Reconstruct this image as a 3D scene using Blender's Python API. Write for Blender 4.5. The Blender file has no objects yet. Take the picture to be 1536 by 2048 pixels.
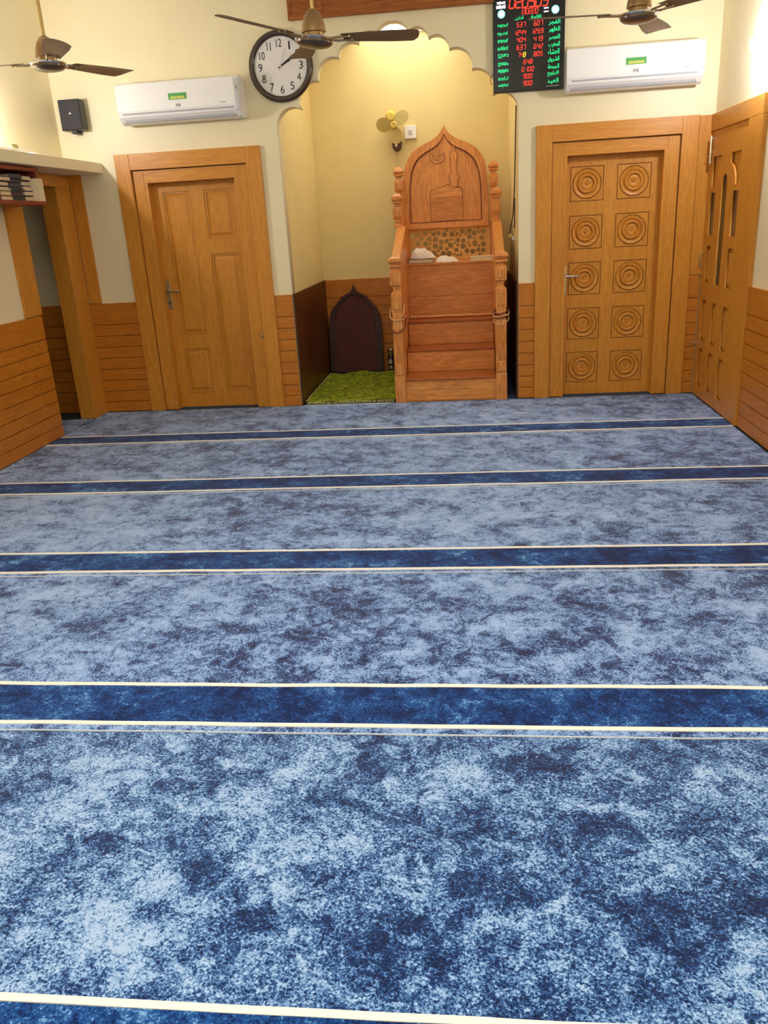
import bpy, bmesh, math, random
from mathutils import Vector, Matrix, noise
from math import sin, cos, pi, radians

random.seed(7)
SC = bpy.context.scene
COL = SC.collection
BW = 6.87          # back wall plane (y)
LX, RX = -3.26, 1.86
CEIL = 3.4

# ------------------------------------------------------------------ camera
F_PX = 1612.0
YAW, PITCH, ROLL, CAM_H = -0.115729, 0.345246, -0.057752, 1.4745
cy, sy, cp, sp, cr, sr = cos(YAW), sin(YAW), cos(PITCH), sin(PITCH), cos(ROLL), sin(ROLL)
fwd = Vector((sy * cp, cy * cp, -sp)); rt0 = Vector((cy, -sy, 0)); up0 = rt0.cross(fwd)
rt = cr * rt0 + sr * up0; up = -sr * rt0 + cr * up0
cam_data = bpy.data.cameras.new('camera')
cam = bpy.data.objects.new('camera', cam_data); COL.objects.link(cam)
cam.matrix_world = Matrix(((rt.x, up.x, -fwd.x, 0), (rt.y, up.y, -fwd.y, 0), (rt.z, up.z, -fwd.z, CAM_H), (0, 0, 0, 1)))
cam_data.sensor_fit = 'VERTICAL'; cam_data.sensor_height = 36.0
cam_data.lens = F_PX / 2048 * 36.0
cam_data.clip_start = 0.02
SC.camera = cam

# ------------------------------------------------------------------ world, exposure
w = bpy.data.worlds.new('world'); SC.world = w; w.use_nodes = True
w.node_tree.nodes['Background'].inputs[0].default_value = (0.9, 0.95, 1, 1)
w.node_tree.nodes['Background'].inputs[1].default_value = 0.3
SC.view_settings.view_transform = 'Standard'
try: SC.view_settings.look = 'None'
except Exception: pass
SC.view_settings.gamma = 1.0
SC.view_settings.use_curve_mapping = False
SC.view_settings.exposure = 0.30
SC.cycles.max_bounces = 10
SC.cycles.diffuse_bounces = 6

BULB = 500.0       # round bulb lamps by the back wall
FILL_TUBE = 115.0        # emission strength of the fill tubes added out of view
NICHE_PANEL = 3.0
CEIL_FILL_W = 44.0      # unseen fill lights added under the ceiling, without fixtures

def area_lamp(name, loc, rot, sx, sy_, watts, col=(1, 1, 1)):
    d = bpy.data.lights.new(name, 'AREA'); d.shape = 'RECTANGLE'; d.size = sx; d.size_y = sy_
    d.energy = watts; d.color = col
    o = bpy.data.objects.new(name, d); COL.objects.link(o); o.location = loc; o.rotation_euler = rot
    return o
area_lamp('ceiling_fill', (-0.7, 1.6, CEIL - 0.03), (0, 0, 0), 2.4, 0.6, CEIL_FILL_W, (1.0, 0.95, 0.87))  # added fill light, no lamp body
area_lamp('ceiling_fill', (-0.7, -1.4, CEIL - 0.03), (0, 0, 0), 2.4, 0.6, CEIL_FILL_W, (1.0, 0.95, 0.87))

# ------------------------------------------------------------------ materials
def lin(c):
    r = []
    for v in c[:3]:
        v /= 255.0
        r.append(v / 12.92 if v <= 0.04045 else ((v + 0.055) / 1.055) ** 2.4)
    return (*r, 1.0)

def base_mat(name):
    m = bpy.data.materials.new(name); m.use_nodes = True
    nt = m.node_tree; b = nt.nodes['Principled BSDF']
    return m, nt, b

def plain(name, col, rough=0.5, metal=0.0, bump=0.0, bscale=60, var=0.04, coat=0.0, spec=0.5):
    m, nt, b = base_mat(name)
    b.inputs['Roughness'].default_value = rough; b.inputs['Metallic'].default_value = metal
    b.inputs['Specular IOR Level'].default_value = spec
    if coat: b.inputs['Coat Weight'].default_value = coat; b.inputs['Coat Roughness'].default_value = 0.15
    tc = nt.nodes.new('ShaderNodeTexCoord'); n = nt.nodes.new('ShaderNodeTexNoise')
    n.inputs['Scale'].default_value = bscale; n.inputs['Detail'].default_value = 4
    nt.links.new(tc.outputs['Object'], n.inputs['Vector'])
    r = nt.nodes.new('ShaderNodeValToRGB'); c = lin(col)
    r.color_ramp.elements[0].color = (*[max(0, x * (1 - var * 2)) for x in c[:3]], 1)
    r.color_ramp.elements[1].color = (*[min(1, x * (1 + var * 2)) for x in c[:3]], 1)
    r.color_ramp.elements[0].position = 0.3; r.color_ramp.elements[1].position = 0.7
    nt.links.new(n.outputs['Fac'], r.inputs['Fac']); nt.links.new(r.outputs['Color'], b.inputs['Base Color'])
    if bump:
        bp = nt.nodes.new('ShaderNodeBump'); bp.inputs['Strength'].default_value = bump; bp.inputs['Distance'].default_value = 0.002
        nt.links.new(n.outputs['Fac'], bp.inputs['Height']); nt.links.new(bp.outputs['Normal'], b.inputs['Normal'])
    return m

def glow(name, col, strength):
    m, nt, b = base_mat(name)
    b.inputs['Base Color'].default_value = lin(col)
    b.inputs['Emission Color'].default_value = lin(col)
    b.inputs['Emission Strength'].default_value = strength
    return m

def wood(name, light, dark, axis='z', rough=0.38, spec=0.4, grain=1.0):
    """veneer / timber with long grain along one axis; noise stretched along it plus rings"""
    m, nt, b = base_mat(name); N = nt.nodes; Lk = nt.links
    tc = N.new('ShaderNodeTexCoord'); oi = N.new('ShaderNodeObjectInfo')
    add = N.new('ShaderNodeVectorMath'); add.operation = 'ADD'
    sc = N.new('ShaderNodeVectorMath'); sc.operation = 'SCALE'; sc.inputs[0].default_value = (7.3, 5.1, 9.7)
    Lk.new(oi.outputs['Random'], sc.inputs['Scale'])
    Lk.new(tc.outputs['Object'], add.inputs[0]); Lk.new(sc.outputs[0], add.inputs[1])
    mp = N.new('ShaderNodeMapping')
    s = {'x': (1.2, 14, 14), 'y': (14, 1.2, 14), 'z': (14, 14, 1.2)}[axis]
    mp.inputs['Scale'].default_value = s
    Lk.new(add.outputs[0], mp.inputs['Vector'])
    n1 = N.new('ShaderNodeTexNoise'); n1.inputs['Scale'].default_value = 1.0; n1.inputs['Detail'].default_value = 5; n1.inputs['Distortion'].default_value = 0.7
    n2 = N.new('ShaderNodeTexNoise'); n2.inputs['Scale'].default_value = 9.0; n2.inputs['Detail'].default_value = 3
    Lk.new(mp.outputs[0], n1.inputs['Vector']); Lk.new(mp.outputs[0], n2.inputs['Vector'])
    # cathedral rings: sine of the broad noise
    mu = N.new('ShaderNodeMath'); mu.operation = 'MULTIPLY'; mu.inputs[1].default_value = 55.0
    si = N.new('ShaderNodeMath'); si.operation = 'SINE'
    Lk.new(n1.outputs['Fac'], mu.inputs[0]); Lk.new(mu.outputs[0], si.inputs[0])
    a1 = N.new('ShaderNodeMath'); a1.operation = 'MULTIPLY_ADD'; a1.inputs[1].default_value = 0.13 * grain; 
    Lk.new(si.outputs[0], a1.inputs[0])
    a2 = N.new('ShaderNodeMath'); a2.operation = 'MULTIPLY_ADD'; a2.inputs[1].default_value = 0.7 * grain; a2.inputs[2].default_value = 0.5 - 0.35 * grain
    Lk.new(n2.outputs['Fac'], a2.inputs[0]); Lk.new(a2.outputs[0], a1.inputs[2])
    r = N.new('ShaderNodeValToRGB'); r.color_ramp.elements[0].color = lin(dark); r.color_ramp.elements[1].color = lin(light)
    r.color_ramp.elements[0].position = 0.2; r.color_ramp.elements[1].position = 0.72
    Lk.new(a1.outputs[0], r.inputs['Fac'])
    Lk.new(r.outputs['Color'], b.inputs['Base Color'])
    b.inputs['Roughness'].default_value = rough; b.inputs['Specular IOR Level'].default_value = spec
    bp = N.new('ShaderNodeBump'); bp.inputs['Strength'].default_value = 0.12; bp.inputs['Distance'].default_value = 0.001
    Lk.new(a1.outputs[0], bp.inputs['Height']); Lk.new(bp.outputs['Normal'], b.inputs['Normal'])
    return m

def carpet_mat(name, ramp, scale=4.0, speck=0.5, sheen=0.35, bias=0.0):
    """brushed cut pile: broad and fine brush marks plus single tufts, all through one colour ramp"""
    m, nt, b = base_mat(name); N = nt.nodes; Lk = nt.links
    g = N.new('ShaderNodeNewGeometry')      # world position: the rolls share one brushed pile
    mp = N.new('ShaderNodeMapping'); mp.inputs['Scale'].default_value = (1, 1.1, 1); mp.inputs['Rotation'].default_value = (0, 0, 0.45)
    Lk.new(g.outputs['Position'], mp.inputs['Vector'])
    def nz(sc_, det, ro, di, amp):
        n = N.new('ShaderNodeTexNoise'); n.inputs['Scale'].default_value = sc_; n.inputs['Detail'].default_value = det; n.inputs['Roughness'].default_value = ro; n.inputs['Distortion'].default_value = di
        Lk.new(mp.outputs[0], n.inputs['Vector'])
        k = N.new('ShaderNodeMath'); k.operation = 'MULTIPLY_ADD'; k.inputs[1].default_value = amp; k.inputs[2].default_value = -0.5 * amp
        Lk.new(n.outputs['Fac'], k.inputs[0]); return n, k.outputs[0]
    _, a = nz(0.6, 1, .5, 0, 0.45)
    _, c = nz(scale, 8, .68, .35, 1.25)
    _, d = nz(scale * 3.4, 6, .70, 1.2, 1.15)
    f, e = nz(140, 2, .6, .8, speck)
    tot = None
    for o in (a, c, d, e):
        if tot is None: tot = o; continue
        ad = N.new('ShaderNodeMath'); ad.operation = 'ADD'; Lk.new(tot, ad.inputs[0]); Lk.new(o, ad.inputs[1]); tot = ad.outputs[0]
    ad = N.new('ShaderNodeMath'); ad.operation = 'ADD'; ad.inputs[1].default_value = 0.5 + bias; Lk.new(tot, ad.inputs[0])
    r = N.new('ShaderNodeValToRGB')
    els = r.color_ramp.elements
    els[0].position, els[0].color = ramp[0][0], lin(ramp[0][1]); els[1].position, els[1].color = ramp[-1][0], lin(ramp[-1][1])
    for p_, c_ in ramp[1:-1]:
        el = els.new(p_); el.color = lin(c_)
    Lk.new(ad.outputs[0], r.inputs['Fac'])
    Lk.new(r.outputs['Color'], b.inputs['Base Color'])
    b.inputs['Roughness'].default_value = 0.9; b.inputs['Specular IOR Level'].default_value = 0.1
    b.inputs['Sheen Weight'].default_value = sheen; b.inputs['Sheen Roughness'].default_value = 0.45
    b.inputs['Sheen Tint'].default_value = (1.0, 0.95, 0.97, 1)
    bp = N.new('ShaderNodeBump'); bp.inputs['Strength'].default_value = 0.7; bp.inputs['Distance'].default_value = 0.004
    Lk.new(f.outputs['Fac'], bp.inputs['Height']); Lk.new(bp.outputs['Normal'], b.inputs['Normal'])
    return m

M = {}
M['wall'] = plain('cream_paint', (240, 228, 190), 0.45, bump=0.05, bscale=3, var=0.012)
M['niche'] = plain('niche_paint', (232, 212, 150), 0.5, bump=0.05, bscale=3, var=0.015)
M['ceil'] = plain('ceiling_paint', (240, 238, 228), 0.7, bscale=3, var=0.01)
for ax in 'xyz':
    M['wood' + ax] = wood('oak_veneer_' + ax, (214, 148, 56), (184, 116, 30), ax, grain=0.75)
    M['dado' + ax] = wood('dado_veneer_' + ax, (204, 130, 40), (168, 94, 20), ax, grain=0.75)
    M['teak' + ax] = wood('teak_' + ax, (236, 162, 86), (180, 106, 44), ax, 0.33, 0.45, grain=0.85)
    M['shelf' + ax] = wood('red_shelf_' + ax, (150, 70, 48), (104, 40, 26), ax, 0.35)
M['shade_wood'] = wood('shade_darkened_wood', (92, 50, 16), (60, 30, 8), 'z', 0.4)  # wood darkened to carry the shade of niche sides and frame gaps
M['teak_tread'] = wood('teak_tread_shaded', (176, 98, 34), (138, 66, 18), 'x', 0.3)  # darker copy of the teak paints in how shaded the treads look
M['staff'] = wood('pale_staff_wood', (240, 176, 112), (214, 138, 80), 'x', 0.3)
M['groove'] = wood('painted_groove_shade', (138, 74, 36), (112, 56, 24), 'x', 0.5)  # dark tone stands in for shade in the carved grooves
M['lattice'] = wood('pale_lattice_wood', (232, 184, 108), (208, 150, 78), 'x', 0.5)
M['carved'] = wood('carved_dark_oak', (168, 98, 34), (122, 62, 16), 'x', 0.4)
M['maroon'] = plain('maroon_board', (78, 18, 14), 0.6, var=0.08, bscale=8)
M['maroon_rim'] = plain('maroon_rim', (50, 14, 8), 0.5, var=0.08, bscale=8)
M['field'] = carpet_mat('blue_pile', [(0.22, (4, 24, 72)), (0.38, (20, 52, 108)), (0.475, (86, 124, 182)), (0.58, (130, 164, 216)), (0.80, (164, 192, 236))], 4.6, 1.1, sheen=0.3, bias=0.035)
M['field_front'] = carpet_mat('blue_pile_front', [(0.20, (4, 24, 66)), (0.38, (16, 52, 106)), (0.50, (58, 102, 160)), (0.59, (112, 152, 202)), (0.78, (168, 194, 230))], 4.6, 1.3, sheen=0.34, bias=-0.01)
M['band'] = carpet_mat('navy_pile', [(0.33, (6, 28, 76)), (0.50, (18, 58, 122)), (0.68, (30, 86, 152)), (0.86, (120, 168, 216))], 5.0, 1.1, 0.12)
M['piping'] = plain('cream_piping', (246, 240, 228), 0.8, bump=0.3, bscale=260, var=0.05)
M['binding'] = plain('white_binding', (206, 214, 224), 0.8, bump=0.3, bscale=260, var=0.05)
M['floor'] = plain('grey_floor', (60, 66, 78), 0.7, bscale=10)
M['white_plastic'] = plain('white_plastic', (244, 243, 242), 0.2, var=0.005, bscale=5, coat=0.3)
M['grey_plastic'] = plain('grey_plastic', (196, 198, 202), 0.35, var=0.01, bscale=5)
M['slot'] = plain('dark_slot', (70, 72, 76), 0.6, var=0.01)
M['black'] = plain('black_plastic', (26, 25, 28), 0.4, var=0.05)
M['grille'] = plain('dark_grille', (46, 44, 48), 0.6, bump=0.8, bscale=500, var=0.1)
M['bronze'] = plain('antique_bronze', (160, 128, 86), 0.38, 0.6, var=0.03, bscale=12)
M['fan_brown'] = plain('fan_blade_brown', (154, 132, 108), 0.4, 0.1, var=0.04, bscale=12)
M['fan_dark'] = plain('fan_dark', (112, 98, 86), 0.28, 0.5, var=0.03)
M['chrome'] = plain('chrome', (216, 212, 204), 0.12, 1.0, var=0.01)
M['steel'] = plain('brushed_steel', (176, 160, 132), 0.3, 0.9, var=0.03)
M['brass'] = plain('brass_rod', (206, 176, 110), 0.3, 0.6, var=0.02)
M['clock_rim'] = plain('clock_rim_brown', (62, 46, 34), 0.22, coat=0.4, var=0.04)
M['clock_face'] = plain('clock_face', (236, 233, 230), 0.4, var=0.004)
M['ink'] = plain('ink', (30, 28, 30), 0.6, var=0.01)
M['ink_grey'] = plain('ink_grey', (110, 110, 116), 0.6, var=0.01)
M['sticker'] = plain('green_sticker', (80, 160, 80), 0.4, var=0.02)
M['sticker_y'] = plain('yellow_sticker', (196, 200, 96), 0.4, var=0.02)
M['board'] = plain('display_black', (16, 14, 16), 0.25, var=0.03)
M['red_led'] = glow('red_led', (255, 50, 34), 1.5)
M['green_led'] = glow('green_led', (24, 235, 140), 1.15)
M['cyan_led'] = glow('cyan_led', (120, 235, 240), 1.7)
M['white_led'] = glow('white_led', (235, 225, 250), 1.5)
M['yellow_led'] = glow('yellow_led', (240, 200, 30), 1.8)
M['bulb'] = glow('lit_bulb', (250, 249, 255), BULB)
M['tube'] = glow('fill_tube_glow', (255, 248, 236), FILL_TUBE)
M['niche_panel'] = glow('lit_niche_panel', (255, 252, 240), NICHE_PANEL)
M['green_cloth'] = plain('green_velvet', (168, 182, 44), 0.85, bump=0.8, bscale=26, var=0.28)
M['fringe'] = plain('pale_fringe', (196, 196, 120), 0.9, bump=0.5, bscale=200, var=0.1)
M['white_cloth'] = plain('white_cloth', (240, 228, 214), 0.9, bump=0.5, bscale=60, var=0.03)
M['page'] = plain('book_pages', (226, 206, 168), 0.8, bump=0.5, bscale=180, var=0.06)
M['cream_cover'] = plain('cream_cover', (222, 214, 176), 0.5, var=0.02)
M['fan_yellow'] = plain('pale_yellow_plastic', (216, 192, 92), 0.35, var=0.02)
M['fan_cream'] = plain('cream_blade', (214, 198, 134), 0.35, var=0.02)
M['socket_brown'] = plain('brown_base', (84, 48, 28), 0.35, var=0.03)
M['wire'] = plain('black_wire', (40, 22, 20), 0.5, var=0.02)
M['rope_pale'] = plain('pale_cord', (222, 170, 110), 0.6, var=0.05)
M['rope_brown'] = plain('brown_cord', (104, 34, 20), 0.45, var=0.05)
M['slot_glass'] = plain('dark_glass', (30, 24, 20), 0.08, var=0.02)
M['slot_glass2'] = plain('smoked_glass', (92, 66, 50), 0.12, var=0.04)
M['flask_dark'] = plain('flask_dark', (34, 28, 34), 0.2, var=0.03, coat=0.4)
M['bound'] = [plain('cloth_cover_%s' % n, c, 0.55, var=0.06, bscale=40) for n, c in
              dict(navy=(42, 46, 66), slate=(66, 70, 84), teal=(38, 54, 60), plum=(76, 46, 66), forest=(32, 48, 42), maroon=(120, 32, 52), olive=(168, 156, 62), grey=(120, 112, 112)).items()]

# ------------------------------------------------------------------ mesh helpers (all in world coordinates)
def box(bm, x0, x1, y0, y1, z0, z1):
    v = [bm.verts.new(p) for p in ((x0, y0, z0), (x1, y0, z0), (x1, y1, z0), (x0, y1, z0), (x0, y0, z1), (x1, y0, z1), (x1, y1, z1), (x0, y1, z1))]
    for f in ((0, 3, 2, 1), (4, 5, 6, 7), (0, 1, 5, 4), (1, 2, 6, 5), (2, 3, 7, 6), (3, 0, 4, 7)):
        bm.faces.new([v[i] for i in f])
    return v

def prism(bm, pts, a0, a1, plane='xz'):
    """extrude a closed outline: plane xz -> along y, yz -> along x, xy -> along z"""
    def P(p, a): return {'xz': (p[0], a, p[1]), 'yz': (a, p[0], p[1]), 'xy': (p[0], p[1], a)}[plane]
    A = [bm.verts.new(P(p, a0)) for p in pts]; B = [bm.verts.new(P(p, a1)) for p in pts]
    n = len(pts)
    bm.faces.new(A); bm.faces.new(B[::-1])
    for i in range(n): bm.faces.new((A[i], B[i], B[(i + 1) % n], A[(i + 1) % n]))

def frustum(bm, x0, x1, z0, z1, yb, yf, ins, inset_face=None):
    """raised field on an xz plane: base rectangle at yb, face inset by ins at yf"""
    a = [bm.verts.new(p) for p in ((x0, yb, z0), (x1, yb, z0), (x1, yb, z1), (x0, yb, z1))]
    b = [bm.verts.new(p) for p in ((x0 + ins, yf, z0 + ins), (x1 - ins, yf, z0 + ins), (x1 - ins, yf, z1 - ins), (x0 + ins, yf, z1 - ins))]
    bm.faces.new(b); bm.faces.new(a[::-1])
    for i in range(4): bm.faces.new((a[i], a[(i + 1) % 4], b[(i + 1) % 4], b[i]))

def lathe(bm, prof, o, axis='z', seg=32):
    """prof: (radius, height) pairs about an axis through o"""
    rings = []
    for r, h in prof:
        ring = []
        for i in range(seg):
            a = 2 * pi * i / seg
            c, s = r * cos(a), r * sin(a)
            p = {'z': (c, s, h), 'y': (c, h, s), 'x': (h, c, s)}[axis]
            ring.append(bm.verts.new((o[0] + p[0], o[1] + p[1], o[2] + p[2])))
        rings.append(ring)
    for k in range(len(rings) - 1):
        for i in range(seg):
            bm.faces.new((rings[k][i], rings[k][(i + 1) % seg], rings[k + 1][(i + 1) % seg], rings[k + 1][i]))
    bm.faces.new(rings[0][::-1]); bm.faces.new(rings[-1])

def tube(bm, pts, r, seg=10):
    pts = [Vector(p) for p in pts]; prev = None
    for i, p in enumerate(pts):
        t = (pts[min(i + 1, len(pts) - 1)] - pts[max(i - 1, 0)]).normalized()
        if i == 0: u_ = t.orthogonal().normalized()
        else: u_ = (u_ - t * u_.dot(t)).normalized()
        v_ = t.cross(u_)
        ring = [bm.verts.new(p + (u_ * cos(2 * pi * k / seg) + v_ * sin(2 * pi * k / seg)) * r) for k in range(seg)]
        if prev:
            for k in range(seg): bm.faces.new((prev[k], prev[(k + 1) % seg], ring[(k + 1) % seg], ring[k]))
        else: bm.faces.new(ring[::-1])
        prev = ring
    bm.faces.new(prev)

def square_post(bm, cx, cy_, prof):
    """square section turned on a square: prof (half width, z)"""
    prev = None
    for hw, z in prof:
        ring = [bm.verts.new((cx + sx * hw, cy_ + s2 * hw, z)) for sx, s2 in ((-1, -1), (1, -1), (1, 1), (-1, 1))]
        if prev:
            for k in range(4): bm.faces.new((prev[k], prev[(k + 1) % 4], ring[(k + 1) % 4], ring[k]))
        else: bm.faces.new(ring[::-1])
        prev = ring
    bm.faces.new(prev)

def NB(): return bmesh.new()

def finish(name, me, mat, parent, origin, smooth=False, bevel=0.0, angle=35):
    ob = bpy.data.objects.new(name, me)
    COL.objects.link(ob)
    me.materials.append(mat)
    if parent is not None:
        ob.parent = parent
        o = world_loc(parent)
        me.transform(Matrix.Translation(-o))
    elif origin is not None:
        me.transform(Matrix.Translation(-Vector(origin))); ob.location = origin
    if bevel:
        md = ob.modifiers.new('bevel', 'BEVEL'); md.width = bevel; md.segments = 2; md.limit_method = 'ANGLE'; md.angle_limit = radians(40)
    if smooth:
        me.polygons.foreach_set('use_smooth', [True] * len(me.polygons))
        if hasattr(me, 'set_sharp_from_angle'): me.set_sharp_from_angle(angle=radians(angle))
    me.update()
    return ob

_loc = {}
def world_loc(o):
    v = Vector((0, 0, 0))
    while o is not None:
        v += o.location; o = o.parent
    return v

def mk(name, bm, mat, parent=None, origin=None, smooth=False, bevel=0.0, angle=35):
    bmesh.ops.recalc_face_normals(bm, faces=bm.faces)
    me = bpy.data.meshes.new(name); bm.to_mesh(me); bm.free()
    return finish(name, me, mat, parent, origin, smooth, bevel, angle)

def bx(name, mat, *dims, parent=None, origin=None, bevel=0.0):
    bm = NB(); box(bm, *dims)
    return mk(name, bm, mat, parent, origin, bevel=bevel)

def root(name, loc, label=None, cat=None, group=None, kind=None):
    o = bpy.data.objects.new(name, None); COL.objects.link(o); o.location = loc; o.empty_display_size = 0.05
    return tag(o, label, cat, group, kind)

def tag(o, label=None, cat=None, group=None, kind=None):
    if label: o['label'] = label
    if cat: o['category'] = cat
    if group: o['group'] = group
    if kind: o['kind'] = kind
    return o

def curve_plate(name, loops, thick, mat, place, parent=None, origin=None, bevel=0.0):
    """flat plate with holes (first loop outer, others holes) filled by a 2D curve; place(u, v, w) -> world"""
    cu = bpy.data.curves.new('plate', 'CURVE'); cu.dimensions = '2D'; cu.fill_mode = 'BOTH'; cu.extrude = thick / 2
    if bevel: cu.bevel_depth = bevel; cu.bevel_resolution = 1
    for lp in loops:
        s = cu.splines.new('POLY'); s.points.add(len(lp) - 1)
        for q, p in zip(s.points, lp): q.co = (p[0], p[1], 0, 1)
        s.use_cyclic_u = True
    t = bpy.data.objects.new('plate', cu); COL.objects.link(t)
    dg = bpy.context.evaluated_depsgraph_get(); me = bpy.data.meshes.new_from_object(t.evaluated_get(dg))
    bpy.data.objects.remove(t); bpy.data.curves.remove(cu)
    for v in me.vertices: v.co = place(v.co.x, v.co.y, v.co.z)
    bm = NB(); bm.from_mesh(me); bmesh.ops.remove_doubles(bm, verts=bm.verts, dist=1e-5); bpy.data.meshes.remove(me)
    return mk(name, bm, mat, parent, origin)

def text_part(name, body, size, mat, center, parent, width=None, shear=0.0, depth=0.002, height=None, align='CENTER', fat=0.0):
    """flat lettering facing -y, centred at a point of the xz plane"""
    cu = bpy.data.curves.new('text', 'FONT'); cu.body = body; cu.size = size; cu.align_x = align; cu.align_y = 'CENTER'
    cu.shear = shear; cu.extrude = depth / 2; cu.offset = fat
    t = bpy.data.objects.new('text', cu); COL.objects.link(t)
    dg = bpy.context.evaluated_depsgraph_get(); me = bpy.data.meshes.new_from_object(t.evaluated_get(dg))
    bpy.data.objects.remove(t); bpy.data.curves.remove(cu)
    if len(me.vertices) == 0: return None
    xs = [v.co.x for v in me.vertices]; ys = [v.co.y for v in me.vertices]
    mx, my = (min(xs) + max(xs)) / 2, (min(ys) + max(ys)) / 2
    fx = (width / (max(xs) - min(xs))) if width else 1.0
    fy = (height / (max(ys) - min(ys))) if height else (fx if width else 1.0)
    for v in me.vertices:
        v.co = Vector((center[0] + (v.co.x - mx) * fx, center[1] - v.co.z, center[2] + (v.co.y - my) * fy))
    return finish(name, me, mat, parent, None)

def rect(x0, x1, z0, z1): return [(x0, z0), (x1, z0), (x1, z1), (x0, z1)]
def XZ(y): return lambda u, v, w_: Vector((u, y + w_, v))
def YZ(x): return lambda u, v, w_: Vector((x + w_, u, v))

# ------------------------------------------------------------------ the room shell
NCX = -0.529                        # centre of the niche
cusps = [(0.125, 2.810), (0.268, 2.752), (0.422, 2.667), (0.590, 2.522), (0.744, 2.336), (0.937, 2.215)]
def arc(p, q, sag, n=8):
    p = Vector(p); q = Vector(q); ch = (q - p); L_ = ch.length; nrm = Vector((-ch.y, ch.x)).normalized()
    R_ = (L_ * L_ / 4 + sag * sag) / (2 * sag); c = (p + q) / 2 - nrm * (R_ - sag)
    a0 = math.atan2(p.y - c.y, p.x - c.x); a1 = math.atan2(q.y - c.y, q.x - c.x)
    while a1 > a0: a1 -= 2 * pi
    return [(c.x + R_ * cos(a0 + (a1 - a0) * i / n), c.y + R_ * sin(a0 + (a1 - a0) * i / n)) for i in range(n)]
right_arch = arc((-0.125, 2.810), (0.125, 2.810), 0.072, 12)
for a_, b_ in zip(cusps, cusps[1:]):
    right_arch += arc(a_, b_, 0.30 * (Vector(b_) - Vector(a_)).length, 8)
right_arch.append(cusps[-1])
half = [p for p in right_arch if p[0] >= 0.0]
outline_arch = [(NCX - x, z) for x, z in half[::-1]] + [(NCX + x, z) for x, z in half]
poly = [(-4.3, 0), (-2.60, 0), (-2.60, 1.885), (-1.83, 1.885), (-1.83, 0), (-1.466, 0)] + outline_arch + \
       [(0.408, 0), (0.75, 0), (0.75, 1.885), (1.53, 1.885), (1.53, 0), (RX, 0), (RX, CEIL), (-4.3, CEIL)]
poly[5:6] = [(-1.466, -0.02)]
wall_back = curve_plate('wall_back', [poly], 0.13, M['wall'], XZ(BW + 0.065), origin=(-0.7, BW, 0)); tag(wall_back, kind='structure')
# left wall with the opening to the side aisle
bm = NB(); prism(bm, [(-3, 0), (6.02, 0), (6.02, 1.90), (6.62, 1.90), (6.62, 0), (BW, 0), (BW, CEIL), (-3, CEIL)], LX - 0.11, LX, 'yz')
wall_left = tag(mk('wall_left', bm, M['wall'], origin=(LX, 2, 0)), kind='structure')
wall_right = tag(bx('wall_right', M['wall'], RX, RX + 0.14, -3, BW, 0, CEIL, origin=(RX, 2, 0)), kind='structure')
tag(bx('wall_rear', M['wall'], LX, RX, -3.14, -3, 0, CEIL, origin=(-.7, -3, 0)), kind='structure')
tag(bx('floor', M['floor'], -4.5, RX + .14, -3.14, 8.6, -0.05, -0.012, origin=(-.7, 3, -0.012)), kind='structure')
tag(bx('ceiling', M['ceil'], -4.5, RX + .14, -3.14, 8.6, CEIL, CEIL + .1, origin=(-.7, 3, CEIL)), kind='structure')
# niche shell
bm = NB()
box(bm, -1.586, -1.466, BW + .13, 8.58, 0, CEIL); box(bm, 0.408, 0.528, BW + .13, 8.58, 0, CEIL); box(bm, -1.466, 0.408, 8.46, 8.58, 0, CEIL)
box(bm, -1.466, 0.408, BW + .13, 8.46, 3.115, CEIL)
wall_niche = tag(mk('wall_niche', bm, M['niche'], origin=(NCX, 7.6, 0)), kind='structure')
# side aisle walls beyond the left opening
bm = NB(); box(bm, -4.44, -4.3, 4.0, BW + .13, 0, CEIL); box(bm, -4.3, LX - .11, 3.86, 4.0, 0, CEIL)
tag(mk('wall_aisle', bm, M['wall'], origin=(-4.3, 5.4, 0)), kind='structure')

# ------------------------------------------------------------------ wainscot planks, each one a part of its wall
ZP = [0.0, 0.092, 0.187, 0.281, 0.380, 0.477, 0.573, 0.668, 0.765, 0.945]
def planks(parent, kind, a0, a1, face, tk=0.018, zp=ZP):
    g = 0.0028
    for z0, z1 in zip(zp, zp[1:]):
        if kind == 'x': bx('plank', M['dadox'], a0, a1, face - tk, face, z0 + g, z1 - g, parent=parent, bevel=0.0018)
        elif kind == 'yr': bx('plank', M['dadoy'], face - tk, face, a0, a1, z0 + g, z1 - g, parent=parent, bevel=0.0018)
        else: bx('plank', M['dadoy'], face, face + tk, a0, a1, z0 + g, z1 - g, parent=parent, bevel=0.0018)
    # dark tongue seen in the joints
    if kind == 'x': bx('joint_strip', M['carved'], a0, a1, face - tk * .45, face, 0, zp[-1] - .004, parent=parent)
    elif kind == 'yr': bx('joint_strip', M['carved'], face - tk * .45, face, a0, a1, 0, zp[-1] - .004, parent=parent)
    else: bx('joint_strip', M['carved'], face, face + tk * .45, a0, a1, 0, zp[-1] - .004, parent=parent)
planks(wall_back, 'x', LX + .018, -2.822, BW)
planks(wall_back, 'x', -4.25, LX - .12, BW)
planks(wall_back, 'x', -1.619, -1.468, BW)
planks(wall_back, 'x', 0.41, 0.539, BW)
planks(wall_back, 'x', 1.743, RX - .032, BW)
planks(wall_left, 'yl', 2.0, 6.02, LX)
planks(wall_right, 'yr', 2.0, 5.708, RX)
planks(wall_niche, 'x', -1.448, 0.390, 8.46)
bx('side_panel', M['shade_wood'], -1.466, -1.449, BW + .005, 8.46, 0, 0.945, parent=wall_niche, bevel=0.002)  # same wood as the dado, its deep shade painted into the tone
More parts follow.
